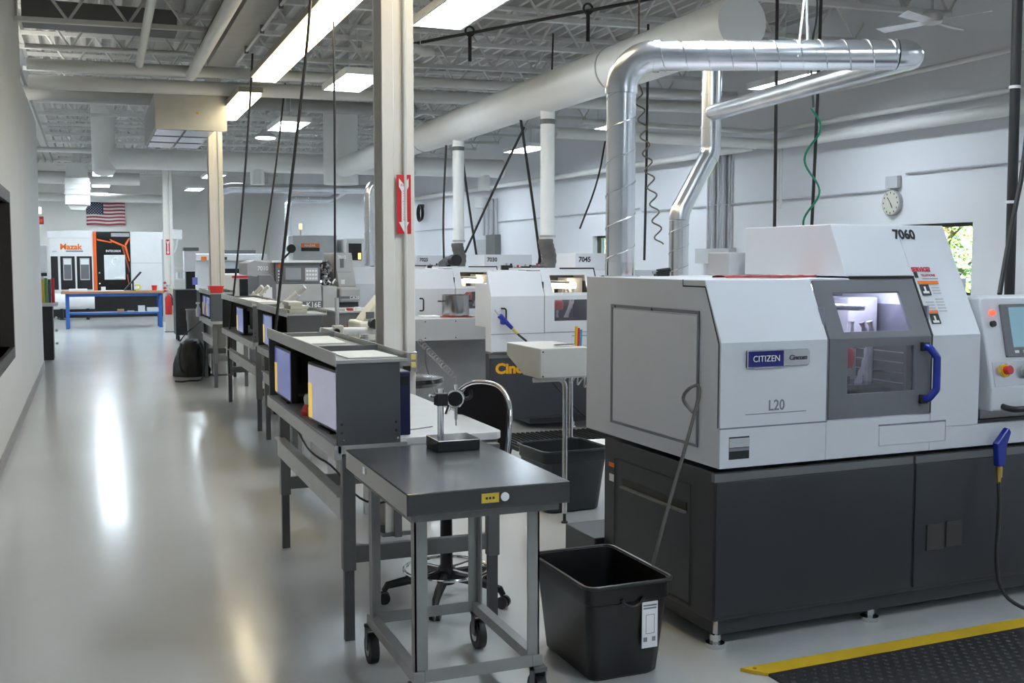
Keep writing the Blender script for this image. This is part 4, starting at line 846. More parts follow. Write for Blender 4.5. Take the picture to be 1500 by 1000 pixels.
# ================================================================== chairs
def stool(x, y, label, rz, seat_z, full):
    t = thing('drafting_chair', label, 'chair', (x, y, 0), rz)
    B = lambda mb, n, m, smooth=False, bevel=0.: mb.build(n, m, t, smooth, bevel, local=True)
    for k in range(5):
        a = R(72 * k + 12); c, s_ = math.cos(a), math.sin(a)
        l_ = B(MB().tube([(0, 0, .12), (.18 * c, .18 * s_, .105), (.28 * c, .28 * s_, .085), (.295 * c, .295 * s_, .06)], .02, 8, radii=[.026, .022, .018, .014]), 'star_leg', BLACK, True)
        cs_ = MB()
        for o_ in (-.016, .016): cs_.cyl((.295 * c - s_ * (o_ - .008), .295 * s_ + c * (o_ - .008), .028), (.295 * c - s_ * (o_ + .008), .295 * s_ + c * (o_ + .008), .028), .028, 14)
        sub(cs_, 'caster', BLACK, l_, True, local=True)
    B(MB().lathe([(.04, .08), (.045, .15), (.03, .17), (.028, seat_z * .6), (.018, seat_z * .6), (.018, seat_z - .05)], (0, 0, 0), 16), 'gas_column', BLACK, True)
    B(MB().tube(arc((0, 0, .15), (1, 0, 0), (0, 1, 0), .2, 0, 360, 32), .009, 8), 'foot_ring', CHROME, True)
    B(MB().cyl((-.2, 0, .15), (.2, 0, .15), .006, 8).cyl((0, -.2, .15), (0, .2, .15), .006, 8), 'ring_spokes', CHROME, True)
    B(MB().lathe([(.1, 0), (.2, .01), (.225, .035), (.215, .06), (.15, .07)], (0, 0, seat_z - .05), 24), 'seat', BLACKG, True)
    if full:
        bk = MB(); n = 10; vs = []
        for i in range(n + 1):           # curved shell, rounded top outline
            a = -1 + 2 * i / n; top = .30 * math.sqrt(max(0, 1 - abs(a) ** 3.2)); yy = .21 + .05 * (1 - a * a)
            for th in (0, .012): vs += [(a * .205, yy + th, seat_z - .03), (a * (.205 - .02), yy + .05 + th, seat_z + .02 + top)]
        bk.add(vs, [(4 * i, 4 * i + 4, 4 * i + 5, 4 * i + 1) for i in range(n)] + [(4 * i + 2, 4 * i + 3, 4 * i + 7, 4 * i + 6) for i in range(n)] + [(4 * i + 1, 4 * i + 5, 4 * i + 7, 4 * i + 3) for i in range(n)])
        B(bk, 'backrest', BLACK, True)
        B(MB().tube(smooth([(-.2, .2, seat_z - .02), (-.2, .25, seat_z + .2), (-.12, .29, seat_z + .31), (.0, .30, seat_z + .33), (.12, .29, seat_z + .31), (.2, .25, seat_z + .2), (.2, .2, seat_z - .02)]), .012, 10), 'back_tube', CHROME, True)
    elif full is False:
        B(MB().prism(MB().rrect(-.2, .2, seat_z + .1, seat_z + .32, .06), 'y', .2, .26), 'backrest', BLACKG, False, .015)
        B(MB().tube(smooth([(0, .08, seat_z - .04), (0, .26, seat_z - .02), (0, .24, seat_z + .15)]), .016, 8), 'back_post', BLACK, True)
stool(1.53, 4.70, 'black drafting chair with a chrome foot ring at the white desk', -58, .68, True)
stool(1.92, 6.65, 'black cushioned drafting chair beyond the white desk', -95, .83, None)
stool(2.32, 10.05, 'black drafting chair behind the second hutch', -90, .6, False)
stool(2.0, 11.3, 'black drafting chair behind the third hutch', -80, .6, False)

# ================================================================== bins, mats and tools on the floor
def open_bin(name, c, w, l, h, taper, mt, label, rz, wall=.006, r=.05, cat='bin'):
    t = thing(name, label, cat, (c[0], c[1], 0), rz)
    m = MB(); rr = lambda k, z, off: [(x, y, z) for x, y in m.rrect(-w / 2 * k + off, w / 2 * k - off, -l / 2 * k + off, l / 2 * k - off, r)]
    rings = [rr(taper, .0, .012), rr(taper, .012, 0), rr(taper + (1 - taper) * .8, h * .8, 0), rr(1, h * .82, 0), rr(1, h, 0), rr(1, h, wall), rr(taper, .02, wall)]
    n = len(rings[0]); vs = [v for q in rings for v in q]
    fs = [(i * n + k, i * n + (k + 1) % n, (i + 1) * n + (k + 1) % n, (i + 1) * n + k) for i in range(len(rings) - 1) for k in range(n)] + [tuple(range(n))[::-1], tuple(range((len(rings) - 1) * n, len(rings) * n))]
    m.add(vs, fs).build('body', mt, t, True, local=True)
    rim = [(x, y, h) for x, y in m.rrect(-w / 2 - .006, w / 2 + .006, -l / 2 - .006, l / 2 + .006, r)]
    MB().tube(rim + [rim[0]], .008, 8, cap=False).build('rim', mt, t, True, local=True)
    return t
bn = open_bin('storage_tote', (1.87, 3.76), .36, .52, .38, .84, BINB, 'black plastic tote with a white label leaning by machine 7060', 1.0, r=.045)
lbp = MB().box(.05, .118, -.253, -.25, .12, .30).build('paper_label', INKW, bn, local=True)
lbp.parent = bn
for k, (z, w_) in enumerate(((.283, .058), (.272, .056))): sub(MB().box(.055, .055 + w_, -.2545, -.253, z, z + .006), 'print_line', INKG, lbp, local=True)
sub(MB().frame((0, -.2535, 0), (1, 0, 0), (0, 0, 1), (.066, .104, .175, .25), (.068, .102, .177, .248), -.001), 'print_frame', INKG, lbp, local=True)
sub(MB().box(.056, .072, -.2545, -.253, .145, .162).box(.094, .108, -.2545, -.253, .145, .162), 'print_block', INKG, lbp, local=True)
for k in (-1, 1): MB().tube(arc((0, k * .268, .345), (1, 0, 0), (0, 0, 1), .05, 200, 340, 8), .007, 6).build('handle', BINB, bn, True, local=True)
open_bin('slate_tote', (2.83, 6.25), .46, .42, .40, .82, BIND, 'dark slate plastic tote on the floor behind machine 7060', 4, r=.05)
# rod with a bent hook handle standing in the black tote
tag(MB().tube(smooth([(2.0, 3.72, .03), (2.06, 3.66, .43), (2.275, 3.70, 1.02), (2.285, 3.70, 1.10), (2.25, 3.72, 1.09), (2.22, 3.74, 1.04), (2.26, 3.71, .985)], 2), .0075, 8).build('hook_rod', mat('rod_grey', (.16, .155, .15), .4, .5), None, True), 'grey steel rod with a bent hook handle standing in the black tote', 'rod')
# anti-fatigue mat in front of 7060
mt_ = thing('floor_mat', 'black anti-fatigue mat with a yellow border strip', 'mat', (3.2, 3.0, 0), 1.4)
B = lambda mb, n, m, smooth=False, bevel=0.: mb.build(n, m, mt_, smooth, bevel, local=True)
B(MB().box(-.80, 2.2, -1.2, .37, .001, .012), 'pad', RUBBER)
B(MB().prism([(-.80, .37), (2.2, .37), (2.2, .455), (-.87, .455)], 'z', .001, .014), 'border', YELLOW)
dm = MB()
for i in range(40):
    for j in range(24):
        x, y = -.76 + .05 * i + (.025 if j % 2 else 0), .34 - .035 * j
        if y < -.5: continue
        dm.lathe([(.011, 0), (.006, .004)], (x, y, .012), 6)
B(dm, 'studs', RUBBER)['kind'] = 'stuff'
B(MB().cyl((-.82, .43, .014), (-.82, .43, .016), .008, 10), 'rivet', mat('rivet', (.3, .15, .03), .5))
# ribbed mat by 7045
m2 = thing('ribbed_mat', 'black ribbed drainage mat before machine 7045', 'mat', (3.9, 8.5, 0))
MB().box(3.3, 5.2, 8.2, 8.95, .001, .006).build('pad', RUBBER, m2)
for k in range(40): MB().box(3.31 + .047 * k, 3.333 + .047 * k, 8.2, 8.95, .006, .03).build('rib', RUBBER, m2)
tag(MB().plate([(3.72, 7.9, .034), (4.2, 7.9, .034), (4.3, 8.3, .034), (3.85, 8.35, .034)], .004).build('cardboard_sheet', PAPER, None), 'white sheet lying across the ribbed mat', 'paper')
# parts tray stand behind 7060
ps = thing('tray_stand', 'light grey steel parts tray on a single tubular leg', 'stand', (2.6, 5.8, 0))
trayM = mat('tray_grey', (.58, .575, .55), .4, var=.04)
MB().prism([(5.75, .9), (5.75, 1.08), (6.3, 1.08), (6.3, 1.0), (6.02, .9)], 'x', 2.46, 2.78).build('tray_box', trayM, ps, bevel=.005)
MB().box(2.46, 2.78, 5.748, 5.75, .905, .908).build('seam', INKG, ps)
for x in (2.475, 2.765):
    for z in (.915, 1.06): MB().cyl((x, 5.746, z), (x, 5.751, z), .005, 8).build('screw', INK, ps)
MB().tube(path([(2.45, 5.84, .885), (2.66, 5.84, .885), (2.66, 5.84, .06)], .05), .015, 12).build('leg', STEEL, ps, True); MB().cyl((2.66, 5.84, 0), (2.66, 5.84, .07), .01, 10).build('foot_stem', INK, ps, True); MB().cyl((2.66, 5.84, 0), (2.66, 5.84, .01), .02, 12).build('foot_pad', INK, ps, True)
MB().tube(path([(2.75, 6.2, 1.0), (3.05, 6.6, 1.0), (3.05, 6.6, 0)], .05), .015, 12).build('leg', STEEL, ps, True)
for i, (x, cm) in enumerate(((2.74, YELLOW), (2.755, mat('tape_red', (.6, .03, .05), .4)), (2.77, mat('tape_blue', (.05, .3, .5), .4)))):
    tag(MB().cyl((x, 5.86, 1.078), (x + .004, 5.86, 1.2 - .01 * i), .009, 10).build('marker_pen', cm, None, True), ('yellow', 'red', 'blue')[i] + ' marker pen standing on the grey parts tray', 'pen')
tag(MB().cyl((2.58, 5.82, 1.088), (2.72, 5.84, 1.088), .011, 12).build('steel_bar', CHROME, None, True), 'short bright steel bar lying on the grey parts tray', 'bar')
# blue air gun on 7045
a2 = thing('air_nozzle', 'blue air gun with yellow fitting hung on machine 7045', 'air gun', (3.5, 9.05, .9))
MB().tube([(3.42, 9.06, 1.15), (3.47, 9.04, 1.08)], .006, 8).build('nozzle', STEEL, a2, True); MB().tube([(3.46, 9.04, 1.10), (3.58, 9.03, .98)], .02, 10, radii=[.026, .017]).build('body', BLUEH, a2, True); MB().box(3.47, 3.50, 9.02, 9.05, 1.02, 1.06).build('trigger', BLUEH, a2); MB().tube([(3.58, 9.03, .98), (3.63, 9.03, .93)], .013, 8).build('coupling', BRASS, a2, True)
MB().tube(smooth([(3.63, 9.03, .93), (3.75, 9.0, .83), (3.85, 8.95, .6), (4.1, 8.95, .3), (4.4, 8.98, .05)]), .01, 8).build('hose', CABLE, a2, True)
# tray of 7030 with pot
tr = thing('front_tray', 'light grey steel tray box on the front of machine 7030', 'tray', (3.7, 11.2, 0))
MB().box(3.0, 4.15, 11.15, 11.8, .72, .96).build('box', LGREY, tr, bevel=.006); MB().box(3.0, 4.3, 11.45, 11.8, 0, .72).build('pedestal', mat('pedestal_grey', (.30, .30, .31), .4), tr)
for x in (3.4, 3.75, 4.1):
    for z in (.75, .93): MB().cyl((x, 11.146, z), (x, 11.152, z), .007, 8).build('screw', INK, tr)
MB().box(4.15, 4.19, 11.2, 11.7, .72, .95).build('latch', BLACK, tr)
pt_ = thing('stock_pot', 'stainless steel stock pot on a red cloth', 'pot', (3.82, 11.4, .97))
MB().lathe([(.15, 0), (.155, .02), (.155, .235), (.16, .24), (.15, .24), (.148, .03)], (3.85, 11.45, .972), 28).build('body', mat('pot_steel', (.45, .45, .45), .25, 1., var=.1), pt_, True)
for k in (0, 1): MB().tube(arc((3.85 + (.16 if k == 0 else -.16), 11.45, 1.14), (1 if k == 0 else -1, 0, 0), (0, 1, 0), .045, -90, 90, 8), .008, 6).build('handle', BLACK, pt_, True)
rag('folded_rag', (3.85, 11.45, .961), (.21, .2, .008), REDC, 'red cloth under the stainless steel pot', 5)
tag(MB().box(3.42, 3.62, 11.3, 11.5, .961, .985).build('white_tray', INKW, None, bevel=.004), 'small white tray beside the red cloth', 'tray')

# ================================================================== far bay: multi-tasking machine, blue table
MY = 32.0
mz = thing('machining_centre', 'large white and black machining centre with an orange stripe at the far wall', 'machine', (.5, MY, 0))
W2 = mat('far_machine_white', (.8, .8, .8), .35, var=.02)
MB().box(-1.0, .12, MY, MY + 2.2, .70, 2.4).build('left_body', W2, mz, bevel=.02); MB().box(-1.05, .1, MY - .02, MY + .2, 2.2, 2.42).build('left_cap', W2, mz, bevel=.03)
MB().box(.12, .21, MY - .02, MY + .3, .7, 2.4).build('orange_pillar', ORANGE, mz, bevel=.01)
MB().box(.21, 1.10, MY, MY + 2.2, .66, 2.4).build('door_body', BLACKG, mz, bevel=.01); MB().box(1.10, 2.05, MY, MY + 2.2, .66, 2.4).build('right_body', W2, mz, bevel=.02)
MB().box(1.12, 2.03, MY - .006, MY, 1.52, 1.526).build('panel_line', INKG, mz)
MB().box(-1.0, 2.0, MY + .1, MY + 2.2, 0, .68).build('plinth', BLACK, mz, bevel=.01)
for x0, x1 in ((-.97, -.79), (-.73, -.36), (-.31, .08)): MB().box(x0, x1, MY - .012, MY, .79, 1.71).build('magazine_door', BLACK, mz, bevel=.004)
for x0, x1 in ((-.66, -.44), (-.23, .02)):
    MB().frame((0, MY - .014, 0), (1, 0, 0), (0, 0, 1), (x0, x1, 1.05, 1.66), (x0 + .02, x1 - .02, 1.08, 1.63), -.01).build('window_frame', LGREY, mz)
    MB().box(x0 + .02, x1 - .02, MY - .016, MY - .012, 1.08, 1.63).build('pane', mat('smoked_pane', (.18, .18, .19), .15), mz); MB().box(x0 + .02, x1 - .02, MY - .018, MY - .014, 1.48, 1.63).build('blind', W2, mz)
MB().box(.4, .95, MY - .02, MY - .005, 1.06, 1.75).build('door_window', mat('lit_pane', (.35, .4, .42), .2, emit=.25, emit_col=(.5, .58, .6)), mz)
MB().tube(arc((.7, MY - .025, 1.55), (1, 0, 0), (0, 0, 1), .1, 60, 300, 12), .02, 8).build('chuck', INKW, mz, True); MB().box(.68, .9, MY - .026, MY - .02, 1.1, 1.14).build('lit_bed', INKW, mz)
st_ = [[(.22, 2.2), (.6, 2.12), (.62, 2.08), (.24, 2.15)], [(.55, 2.2), (.95, 2.02), (.97, 1.96), (.6, 2.12)], [(.95, 2.05), (1.06, 2.22), (1.1, 2.22), (.99, 2.0)], [(.93, 2.02), (1.0, 2.0), (1.08, 1.6), (1.06, 1.56)], [(.86, 2.02), (.92, 2.0), (1.07, 1.35), (1.06, 1.25)], [(.98, 1.2), (1.02, 1.2), (1.06, .85), (1.04, .85)]]
for k, q in enumerate(st_): MB().prism(q, 'y', MY - .012, MY - .004).build('orange_stripe', ORANGE if k < 4 else mat('dull_orange', (.32, .06, .03), .4), mz)
MB().box(.6, 1.08, MY - .01, MY, 2.26, 2.36).build('chrome_band', SILVERP, mz)
text('lettering', 'Mazak', .22, INKO, mz, (-.73 - .5, -.012, 1.9), (90, 0, 0), 1.0, .002, 'LEFT', .03)
text('lettering', 'INTEGREX', .085, INKW, mz, (.45 - .5, -.014, 1.83), (90, 0, 0), 1.0, .002, 'LEFT', .02)
text('lettering', 'AMERICAN TOOL', .06, INKG, mz, (-.56 - .5, -.012, 1.82), (90, 0, 0), .95, .002, 'LEFT', .01) if False else MB().box(-.58, -.14, MY - .008, MY, 1.83, 1.87).build('caption_bar', INKG, mz)
text('lettering', '4070', .06, INKG, mz, (-.93 - .5, -.012, 1.82), (90, 0, 0), 1, .002)
MB().box(.3, .42, MY - .014, MY, .76, .86).build('sticker', INKW, mz)
for z in (1.25, .95): MB().cyl((.27, MY - .02, z), (.27, MY, z), .02, 10).build('knob', INKW, mz, True)
tk = thing('white_tank', 'white cylindrical tank lying beside the far machine', 'tank', (-.4, 30.9, 0))
MB().cyl((-.95, 31.1, .5), (.12, 31.1, .5), .22, 20).build('shell', W2, tk, True)
for x in (-.75, -.1): MB().box(x, x + .08, 30.95, 31.25, 0, .3).build('saddle', BLACK, tk)
MB().tube(smooth([(-.95, 31.0, .4), (-1.0, 30.9, .15), (-.8, 30.85, .03), (-.6, 30.85, .02)]), .015, 6).build('drain_hose', CABLE, tk, True)
ru = thing('coolant_unit', 'white box unit with a bent pipe right of the far machine', 'machine', (2.1, 29, 0))
MB().box(1.82, 2.28, 29, 29.5, 2.14, 2.4).build('head', W2, ru, bevel=.03); MB().box(1.78, 1.95, 29.2, 29.4, 0, 2.14).build('post', LGREY, ru); MB().tube(smooth([(2.15, 29.1, 2.14), (2.12, 29.1, 1.9), (1.98, 29.1, 1.7), (1.85, 29.1, 1.65)]), .03, 10).build('hose', W2, ru, True)
# blue table
bt = thing('blue_table', 'blue steel work table with a wooden top and lower shelf', 'table', (.5, 27.1, 0))
MB().box(-.62, 1.68, 26.75, 27.5, .82, .875).build('table_top', WOOD, bt, bevel=.006)
for x in (-.53, 1.53):
    for y in (26.8, 27.38): MB().box(x, x + .075, y, y + .06, 0, .82).build('leg', BLUEP, bt)
MB().box(-.5, 1.58, 26.82, 27.42, .33, .37).build('lower_shelf', BLUEP, bt); MB().box(-.5, 1.58, 26.8, 26.83, .75, .82).build('apron', BLUEP, bt)
def small(name, b, mt, label, cat, bev=.005): return tag(MB().box(*b).build(name, mt, None, bevel=bev), label, cat)
small('cardboard_box', (.6, .75, 26.9, 27.1, .371, .44), mat('cardboard', (.45, .3, .15), .8), 'small brown cardboard box on the shelf of the blue table', 'box')
small('white_box', (1.07, 1.22, 26.9, 27.1, .371, .52), PAPER, 'taller white box on the shelf of the blue table', 'box')
small('white_box', (1.27, 1.53, 26.9, 27.15, .371, .47), PAPER, 'flat white box on the shelf of the blue table', 'box')
small('grey_box', (.82, .98, 26.9, 27.1, .371, .4), LGREY, 'low grey box on the shelf of the blue table', 'box')
small('paper_bundle', (-.45, -.05, 26.85, 27.2, .876, .93), PAPER, 'bundle of papers at the left end of the blue table', 'paper')
small('paper_bundle', (.35, .75, 26.85, 27.1, .876, .89), PAPER, 'flat sheets in the middle of the blue table', 'paper')
rc = thing('red_pail', 'small red pail on the blue table', 'pail', (1.45, 27.0, .875)); MB().lathe([(.055, 0), (.065, .12), (.06, .12)], (1.45, 27.0, .877), 16).build('body', mat('bin_red', (0, 0, 0)), rc, True); MB().tube(arc((1.45, 27.0, .997), (1, 0, 0), (0, 1, 0), .066, 0, 360, 16), .004, 6).build('rim', mat('bin_red', (0, 0, 0)), rc, True)
lm = thing('tilted_display', 'black tilted flat display with a yellow cable on the blue table', 'display', (.95, 27.05, .875))
MB().plate([(.76, 26.95, .89), (.79, 26.95, .88), (1.17, 26.95, 1.31), (1.14, 26.95, 1.33)], -.3).build('panel', BLACK, lm); MB().tube(smooth([(1.0, 27.0, 1.0), (1.12, 26.98, 1.02), (1.13, 26.98, .93), (1.03, 26.98, .89), (1.05, 26.98, .885)]), .02, 6).build('cable', mat('cable_yellow', (.75, .65, .05), .5), lm, True); MB().box(.9, 1.05, 27.0, 27.2, .876, .89).build('foot', BLACK, lm); MB().cyl((.97, 27.1, .89), (.97, 27.1, 1.1), .02, 8).build('support', BLACK, lm, True)
# extinguisher on third column
ex = thing('fire_extinguisher', 'red fire extinguisher at the foot of the far column', 'fire extinguisher', (1.62, 24.7, .35))
MB().lathe([(.07, 0), (.075, .02), (.075, .36), (.04, .42), (.02, .44)], (1.62, 24.75, .4), 16).build('cylinder', RED, ex, True); MB().box(1.59, 1.65, 24.73, 24.77, .84, .88).build('valve', STEEL, ex); MB().tube(smooth([(1.65, 24.74, .86), (1.7, 24.72, .8), (1.7, 24.7, .6)]), .012, 6).build('hose', CABLE, ex, True); MB().box(1.56, 1.68, 24.83, 24.85, .4, .8).build('bracket', BENCHG, ex)
ga = thing('gauge_cluster', 'cluster of small valves and gauges above the extinguisher', 'gauge', (1.6, 24.7, .9))
for k in range(7): MB().lathe([(.03, 0), (.035, .03), (.02, .05)], (1.55 + .06 * (k % 3), 24.74 + .02 * (k % 2), .9 + .06 * (k // 2)), 10).build('gauge', (RED, STEEL, IVORY)[k % 3], ga, True)
# tool cabinet, measuring machine, waste bin, bag
tc_ = thing('tool_cabinet', 'black wheeled tool cabinet behind the far hutch', 'cabinet', (1.75, 22.3, 0))
MB().box(1.57, 1.98, 22, 22.6, .12, 1.02).build('body', BLACK, tc_, bevel=.01)
for k in range(5): MB().box(1.59, 1.96, 21.99, 22.0, .17 + .17 * k, .32 + .17 * k).build('drawer', BLACK, tc_, bevel=.003)
for x in (1.62, 1.93): MB().cyl((x - .02, 22.08, .06), (x + .02, 22.08, .06), .06, 14).build('caster', RUBBER, tc_, True); MB().cyl((x - .02, 22.5, .06), (x + .02, 22.5, .06), .06, 14).build('caster', RUBBER, tc_, True)
vm = thing('measuring_machine', 'white and black video measuring machine on the bench by the far column', 'machine', (1.95, 22.9, 0))
MB().box(1.85, 2.35, 22.75, 23.1, 0, .98).build('stand', BENCHG, vm); MB().box(1.8, 2.04, 22.7, 22.95, 1.37, 1.79).build('head', W2, vm, bevel=.02); MB().box(1.84, 2.02, 22.72, 22.95, .98, 1.37).build('column', BLACK, vm); MB().box(1.96, 2.06, 22.65, 22.7, 1.1, 1.25).build('display', SCRB, vm); MB().box(1.8, 2.1, 22.7, 22.95, 1.79, 1.86).build('cap', BENCHG, vm)
cb2 = thing('shelf_rack', 'white shelf rack of bottles beside the extinguisher column', 'shelf', (1.75, 25.6, 0))
for z in (.9, 1.15, 1.4): MB().box(1.76, 2.2, 25.5, 25.8, z, z + .03).build('shelf', W2, cb2)
for x in (1.78, 2.17): MB().box(x, x + .03, 25.5, 25.8, 0, 1.65).build('upright', W2, cb2)
for k in range(4): tag(MB().lathe([(.04, 0), (.04, .12), (.015, .16)], (1.86 + .09 * k, 25.6, 1.18), 10).build('bottle', (W2, LGREY)[k % 2], None, True), ('first white bottle on the shelf rack', 'grey bottle between the white ones on the shelf rack', 'second white bottle on the shelf rack', 'grey bottle at the end of the shelf rack')[k], 'bottle', 'bottles on the shelf rack')
wb = open_bin('waste_bin', (1.52, 16.6), .36, .36, .86, .8, mat('bin_grey', (.16, .165, .16), .5), 'tall grey waste bin beyond the far hutch', 0, r=.08)
random.seed(11)
bgm = MB(); n, k = 16, 10; bv = []
for i in range(k + 1):
    ph = math.pi / 2 * i / k
    for j in range(n):
        a = 2 * math.pi * j / n; rr = (math.cos(ph) ** .6) * (1 + .1 * random.uniform(-1, 1)); bv.append((1.30 + .24 * rr * math.cos(a), 15.35 + .25 * rr * math.sin(a), .001 + .5 * math.sin(ph) + .02 * random.uniform(0, 1) * (i > 0)))
bgm.add(bv, [(i * n + j, i * n + (j + 1) % n, (i + 1) * n + (j + 1) % n, (i + 1) * n + j) for i in range(k) for j in range(n)] + [tuple(range(n))[::-1]])
bg = thing('backpack', 'black backpack slumped on the floor at the far hutch', 'bag', (1.3, 15.35, 0))
bgm.build('body', BAGM, bg, True)
MB().tube(smooth([(1.15, 15.2, .45), (1.1, 15.05, .3), (1.12, 15.05, .1), (1.2, 15.15, .06)]), .015, 6).build('strap', CABLE, bg, True); MB().tube(smooth([(1.4, 15.15, .45), (1.44, 15.05, .3), (1.42, 15.05, .1)]), .015, 6).build('strap', CABLE, bg, True)
tag(MB().tube(smooth([(1.02, 14.6, .012), (1.1, 14.5, .012), (1.2, 14.62, .012), (1.3, 14.55, .012), (1.38, 14.7, .02), (1.42, 14.8, .3), (1.43, 14.9, .78)]), .012, 6).build('floor_cable', CABLE, None, True), 'black cable lying on the floor by the backpack', 'cable')
tag(MB().tube(smooth([(1.12, 15.1, .5), (1.2, 15.0, .62), (1.35, 14.9, .75), (1.4, 14.8, .8)]), .008, 6).build('bench_cable', CABLE, None, True), 'black cable running from the far hutch to the backpack', 'cable')
# left bay: tool rack past the wall end, wall sign
wr = thing('tool_rack', 'narrow dark rack holding coloured rolls at the end of the aisle wall', 'rack', (-.62, 18.3, 0))
MB().box(-.9, -.55, 18.2, 18.7, .03, .88).build('cabinet', BLACK, wr, bevel=.01); MB().box(-.92, -.48, 18.15, 18.75, .88, .93).build('shelf', LGREY, wr)
for k, cm in enumerate((RED, YELLOW, mat('roll_green', (.1, .3, .08), .5), BENCHD, RED)): MB().cyl((-.74 + .05 * k, 18.4, .93), (-.74 + .05 * k, 18.4, 1.32 - .02 * (k % 2)), .024, 12).build('roll', cm, wr, True)
for k in range(3): MB().cyl((-.5, 18.14, .3 + .2 * k), (-.5, 18.18, .3 + .2 * k), .02, 8).build('latch', STEEL, wr, True)
pw = thing('wall_dispenser', 'white dispenser on the wall past the coloured rolls', 'dispenser', (-.8, 22, 1.3)); MB().box(-1.0, -.72, 22, 22.2, 1.35, 1.9).build('shell', W2, pw, bevel=.03); MB().box(-.9, -.74, 21.98, 22.02, 1.3, 1.36).build('slot', BLACK, pw); MB().box(-.9, -.8, 22.0, 22.2, 0, 1.35).build('stand', LGREY, pw)
xs = thing('exit_light', 'red lit exit sign box hanging beyond the aisle wall', 'sign', (-1.1, 30, 2.5)); MB().box(-1.3, -1.05, 30, 30.1, 2.52, 2.72).build('box', mat('exit_dark', (.25, .03, .02), .4), xs); text('lettering', 'EXIT', .1, LEDR, xs, (-.17, -.005, .07), (90, 0, 0), 1, .001); MB().box(-1.3, -1.1, 29.95, 30.15, 2.8, 2.95).build('lamp', BULB, xs); MB().cyl((-1.18, 30.05, 2.72), (-1.18, 30.05, 4.6), .012, 6).build('stem', STEELW, xs)

# ================================================================== machines in the middle distance
wlm = thing('long_lathe', 'long white lathe with an orange badge beyond the far hutch', 'machine', (2.8, 23, 0))
MB().box(2.1, 3.6, 23, 24.2, 0, 1.74).build('body', W2, wlm, bevel=.03); MB().box(2.1, 3.6, 22.9, 23.0, 1.58, 1.74).build('visor', W2, wlm, bevel=.02); MB().box(2.6, 3.15, 22.96, 23.0, 1.28, 1.54).build('door_window', DGLASS, wlm); MB().box(2.58, 3.0, 22.94, 22.97, 1.42, 1.56).build('door_panel', mat('pale_blue_panel', (.6, .65, .72), .3), wlm)
MB().box(2.22, 2.33, 22.885, 22.9, 1.6, 1.68).build('orange_badge', INKO, wlm); MB().box(2.62, 2.75, 22.885, 22.9, 1.61, 1.67).build('dark_badge', INK, wlm); MB().box(2.5, 3.4, 23.2, 23.6, 1.74, 1.82).build('top_rail', BENCHD, wlm)
text('lettering', 'NEXUS', .06, INKG, wlm, (2.8 - 2.8, -.105, 1.615), (90, 0, 0), 1, .001) if False else None
wlm.location.y += .6
brm = thing('beige_lathe', 'beige lathe with a red stripe over its dark window', 'machine', (2.2, 17, 0))
MB().box(1.88, 2.46, 17, 18.2, 0, 1.385).build('body', CREAM, brm, bevel=.02); MB().box(2.06, 2.44, 16.985, 17, 1.325, 1.36).build('red_stripe', INKR, brm); MB().box(2.17, 2.42, 16.98, 17, .98, 1.31).build('window', DGLASS, brm, bevel=.01); MB().box(2.43, 2.46, 16.97, 17, .98, 1.34).build('jamb', W2, brm); MB().box(1.9, 2.0, 16.985, 17, 1.0, 1.05).build('plate', LGREY, brm); MB().box(2.34, 2.39, 16.97, 16.985, 1.0, 1.05).build('latch', STEEL, brm)
k16 = thing('grey_lathe', 'grey compact lathe numbered 7010 with a control screen', 'machine', (2.5, 14, 0))
LG2 = mat('k_light_grey', (.46, .46, .45), .4)
MB().prism([(2.03, .1), (2.26, .1), (2.26, 1.3), (2.19, 1.41), (2.03, 1.41)], 'y', 14, 15).build('left_block', GREY, k16, bevel=.01); MB().prism([(2.05, 1.38), (2.25, 1.3), (2.25, 1.56), (2.0, 1.6), (1.9, 1.56), (1.9, 1.41)], 'y', 14.1, 14.9).build('number_block', mat('k_mid_grey', (.36, .37, .4), .4), k16, bevel=.005)
MB().box(2.25, 2.83, 14, 15, 1.29, 1.57).build('control_face', GREY, k16, bevel=.008); MB().box(2.35, 2.60, 13.985, 14, 1.33, 1.52).build('screen_bezel', BENCHG, k16, bevel=.006); MB().box(2.375, 2.575, 13.98, 13.986, 1.35, 1.5).build('screen', mat('k_screen', (.3, .32, .34), .2), k16)
kp = MB().box(2.63, 2.80, 13.985, 14, 1.33, 1.5).build('key_panel', LGREY, k16)
for i in range(4):
    for j in range(3): sub(MB().box(2.645 + .038 * i, 2.67 + .038 * i, 13.98, 13.986, 1.35 + .05 * j, 1.375 + .05 * j), 'key', INKW, kp)
MB().box(2.2, 2.85, 13.95, 15, 1.57, 1.6).build('top_plate', W2, k16); MB().cyl((2.31, 13.99, 1.53), (2.31, 14.0, 1.53), .03, 12).build('stop_button', ORANGE, k16, True)
for k in range(4): MB().cyl((2.29, 13.99, 1.34 + .04 * k), (2.29, 14.0, 1.34 + .04 * k), .01, 8).build('button', INKW, k16, True)
MB().box(2.25, 2.85, 14, 15, 1.06, 1.29).build('upper_cover', LG2, k16, bevel=.01); MB().box(2.25, 2.86, 14, 15, 0, 1.06).build('lower_cover', mat('k_dark', (.13, .135, .14), .4), k16, bevel=.01); MB().box(2.86, 3.05, 14, 15, .1, 1.26).build('side_cover', LG2, k16, bevel=.01)
MB().box(2.08, 2.2, 13.985, 14, 1.1, 1.25).build('notice', W2, k16); MB().box(2.09, 2.12, 13.983, 13.986, 1.18, 1.2).build('notice_mark', INKR, k16)
text('lettering', 'K16E', .095, INKW, k16, (.14, -.006, .985), (90, 0, 0), .95, .001, 'LEFT', .02); text('number', '7010', .075, INKW, k16, (2.03 - 2.5, .094, 1.47), (90, 0, 0), .95, .001, 'LEFT', .02)
tm = MB(); random.seed(4)
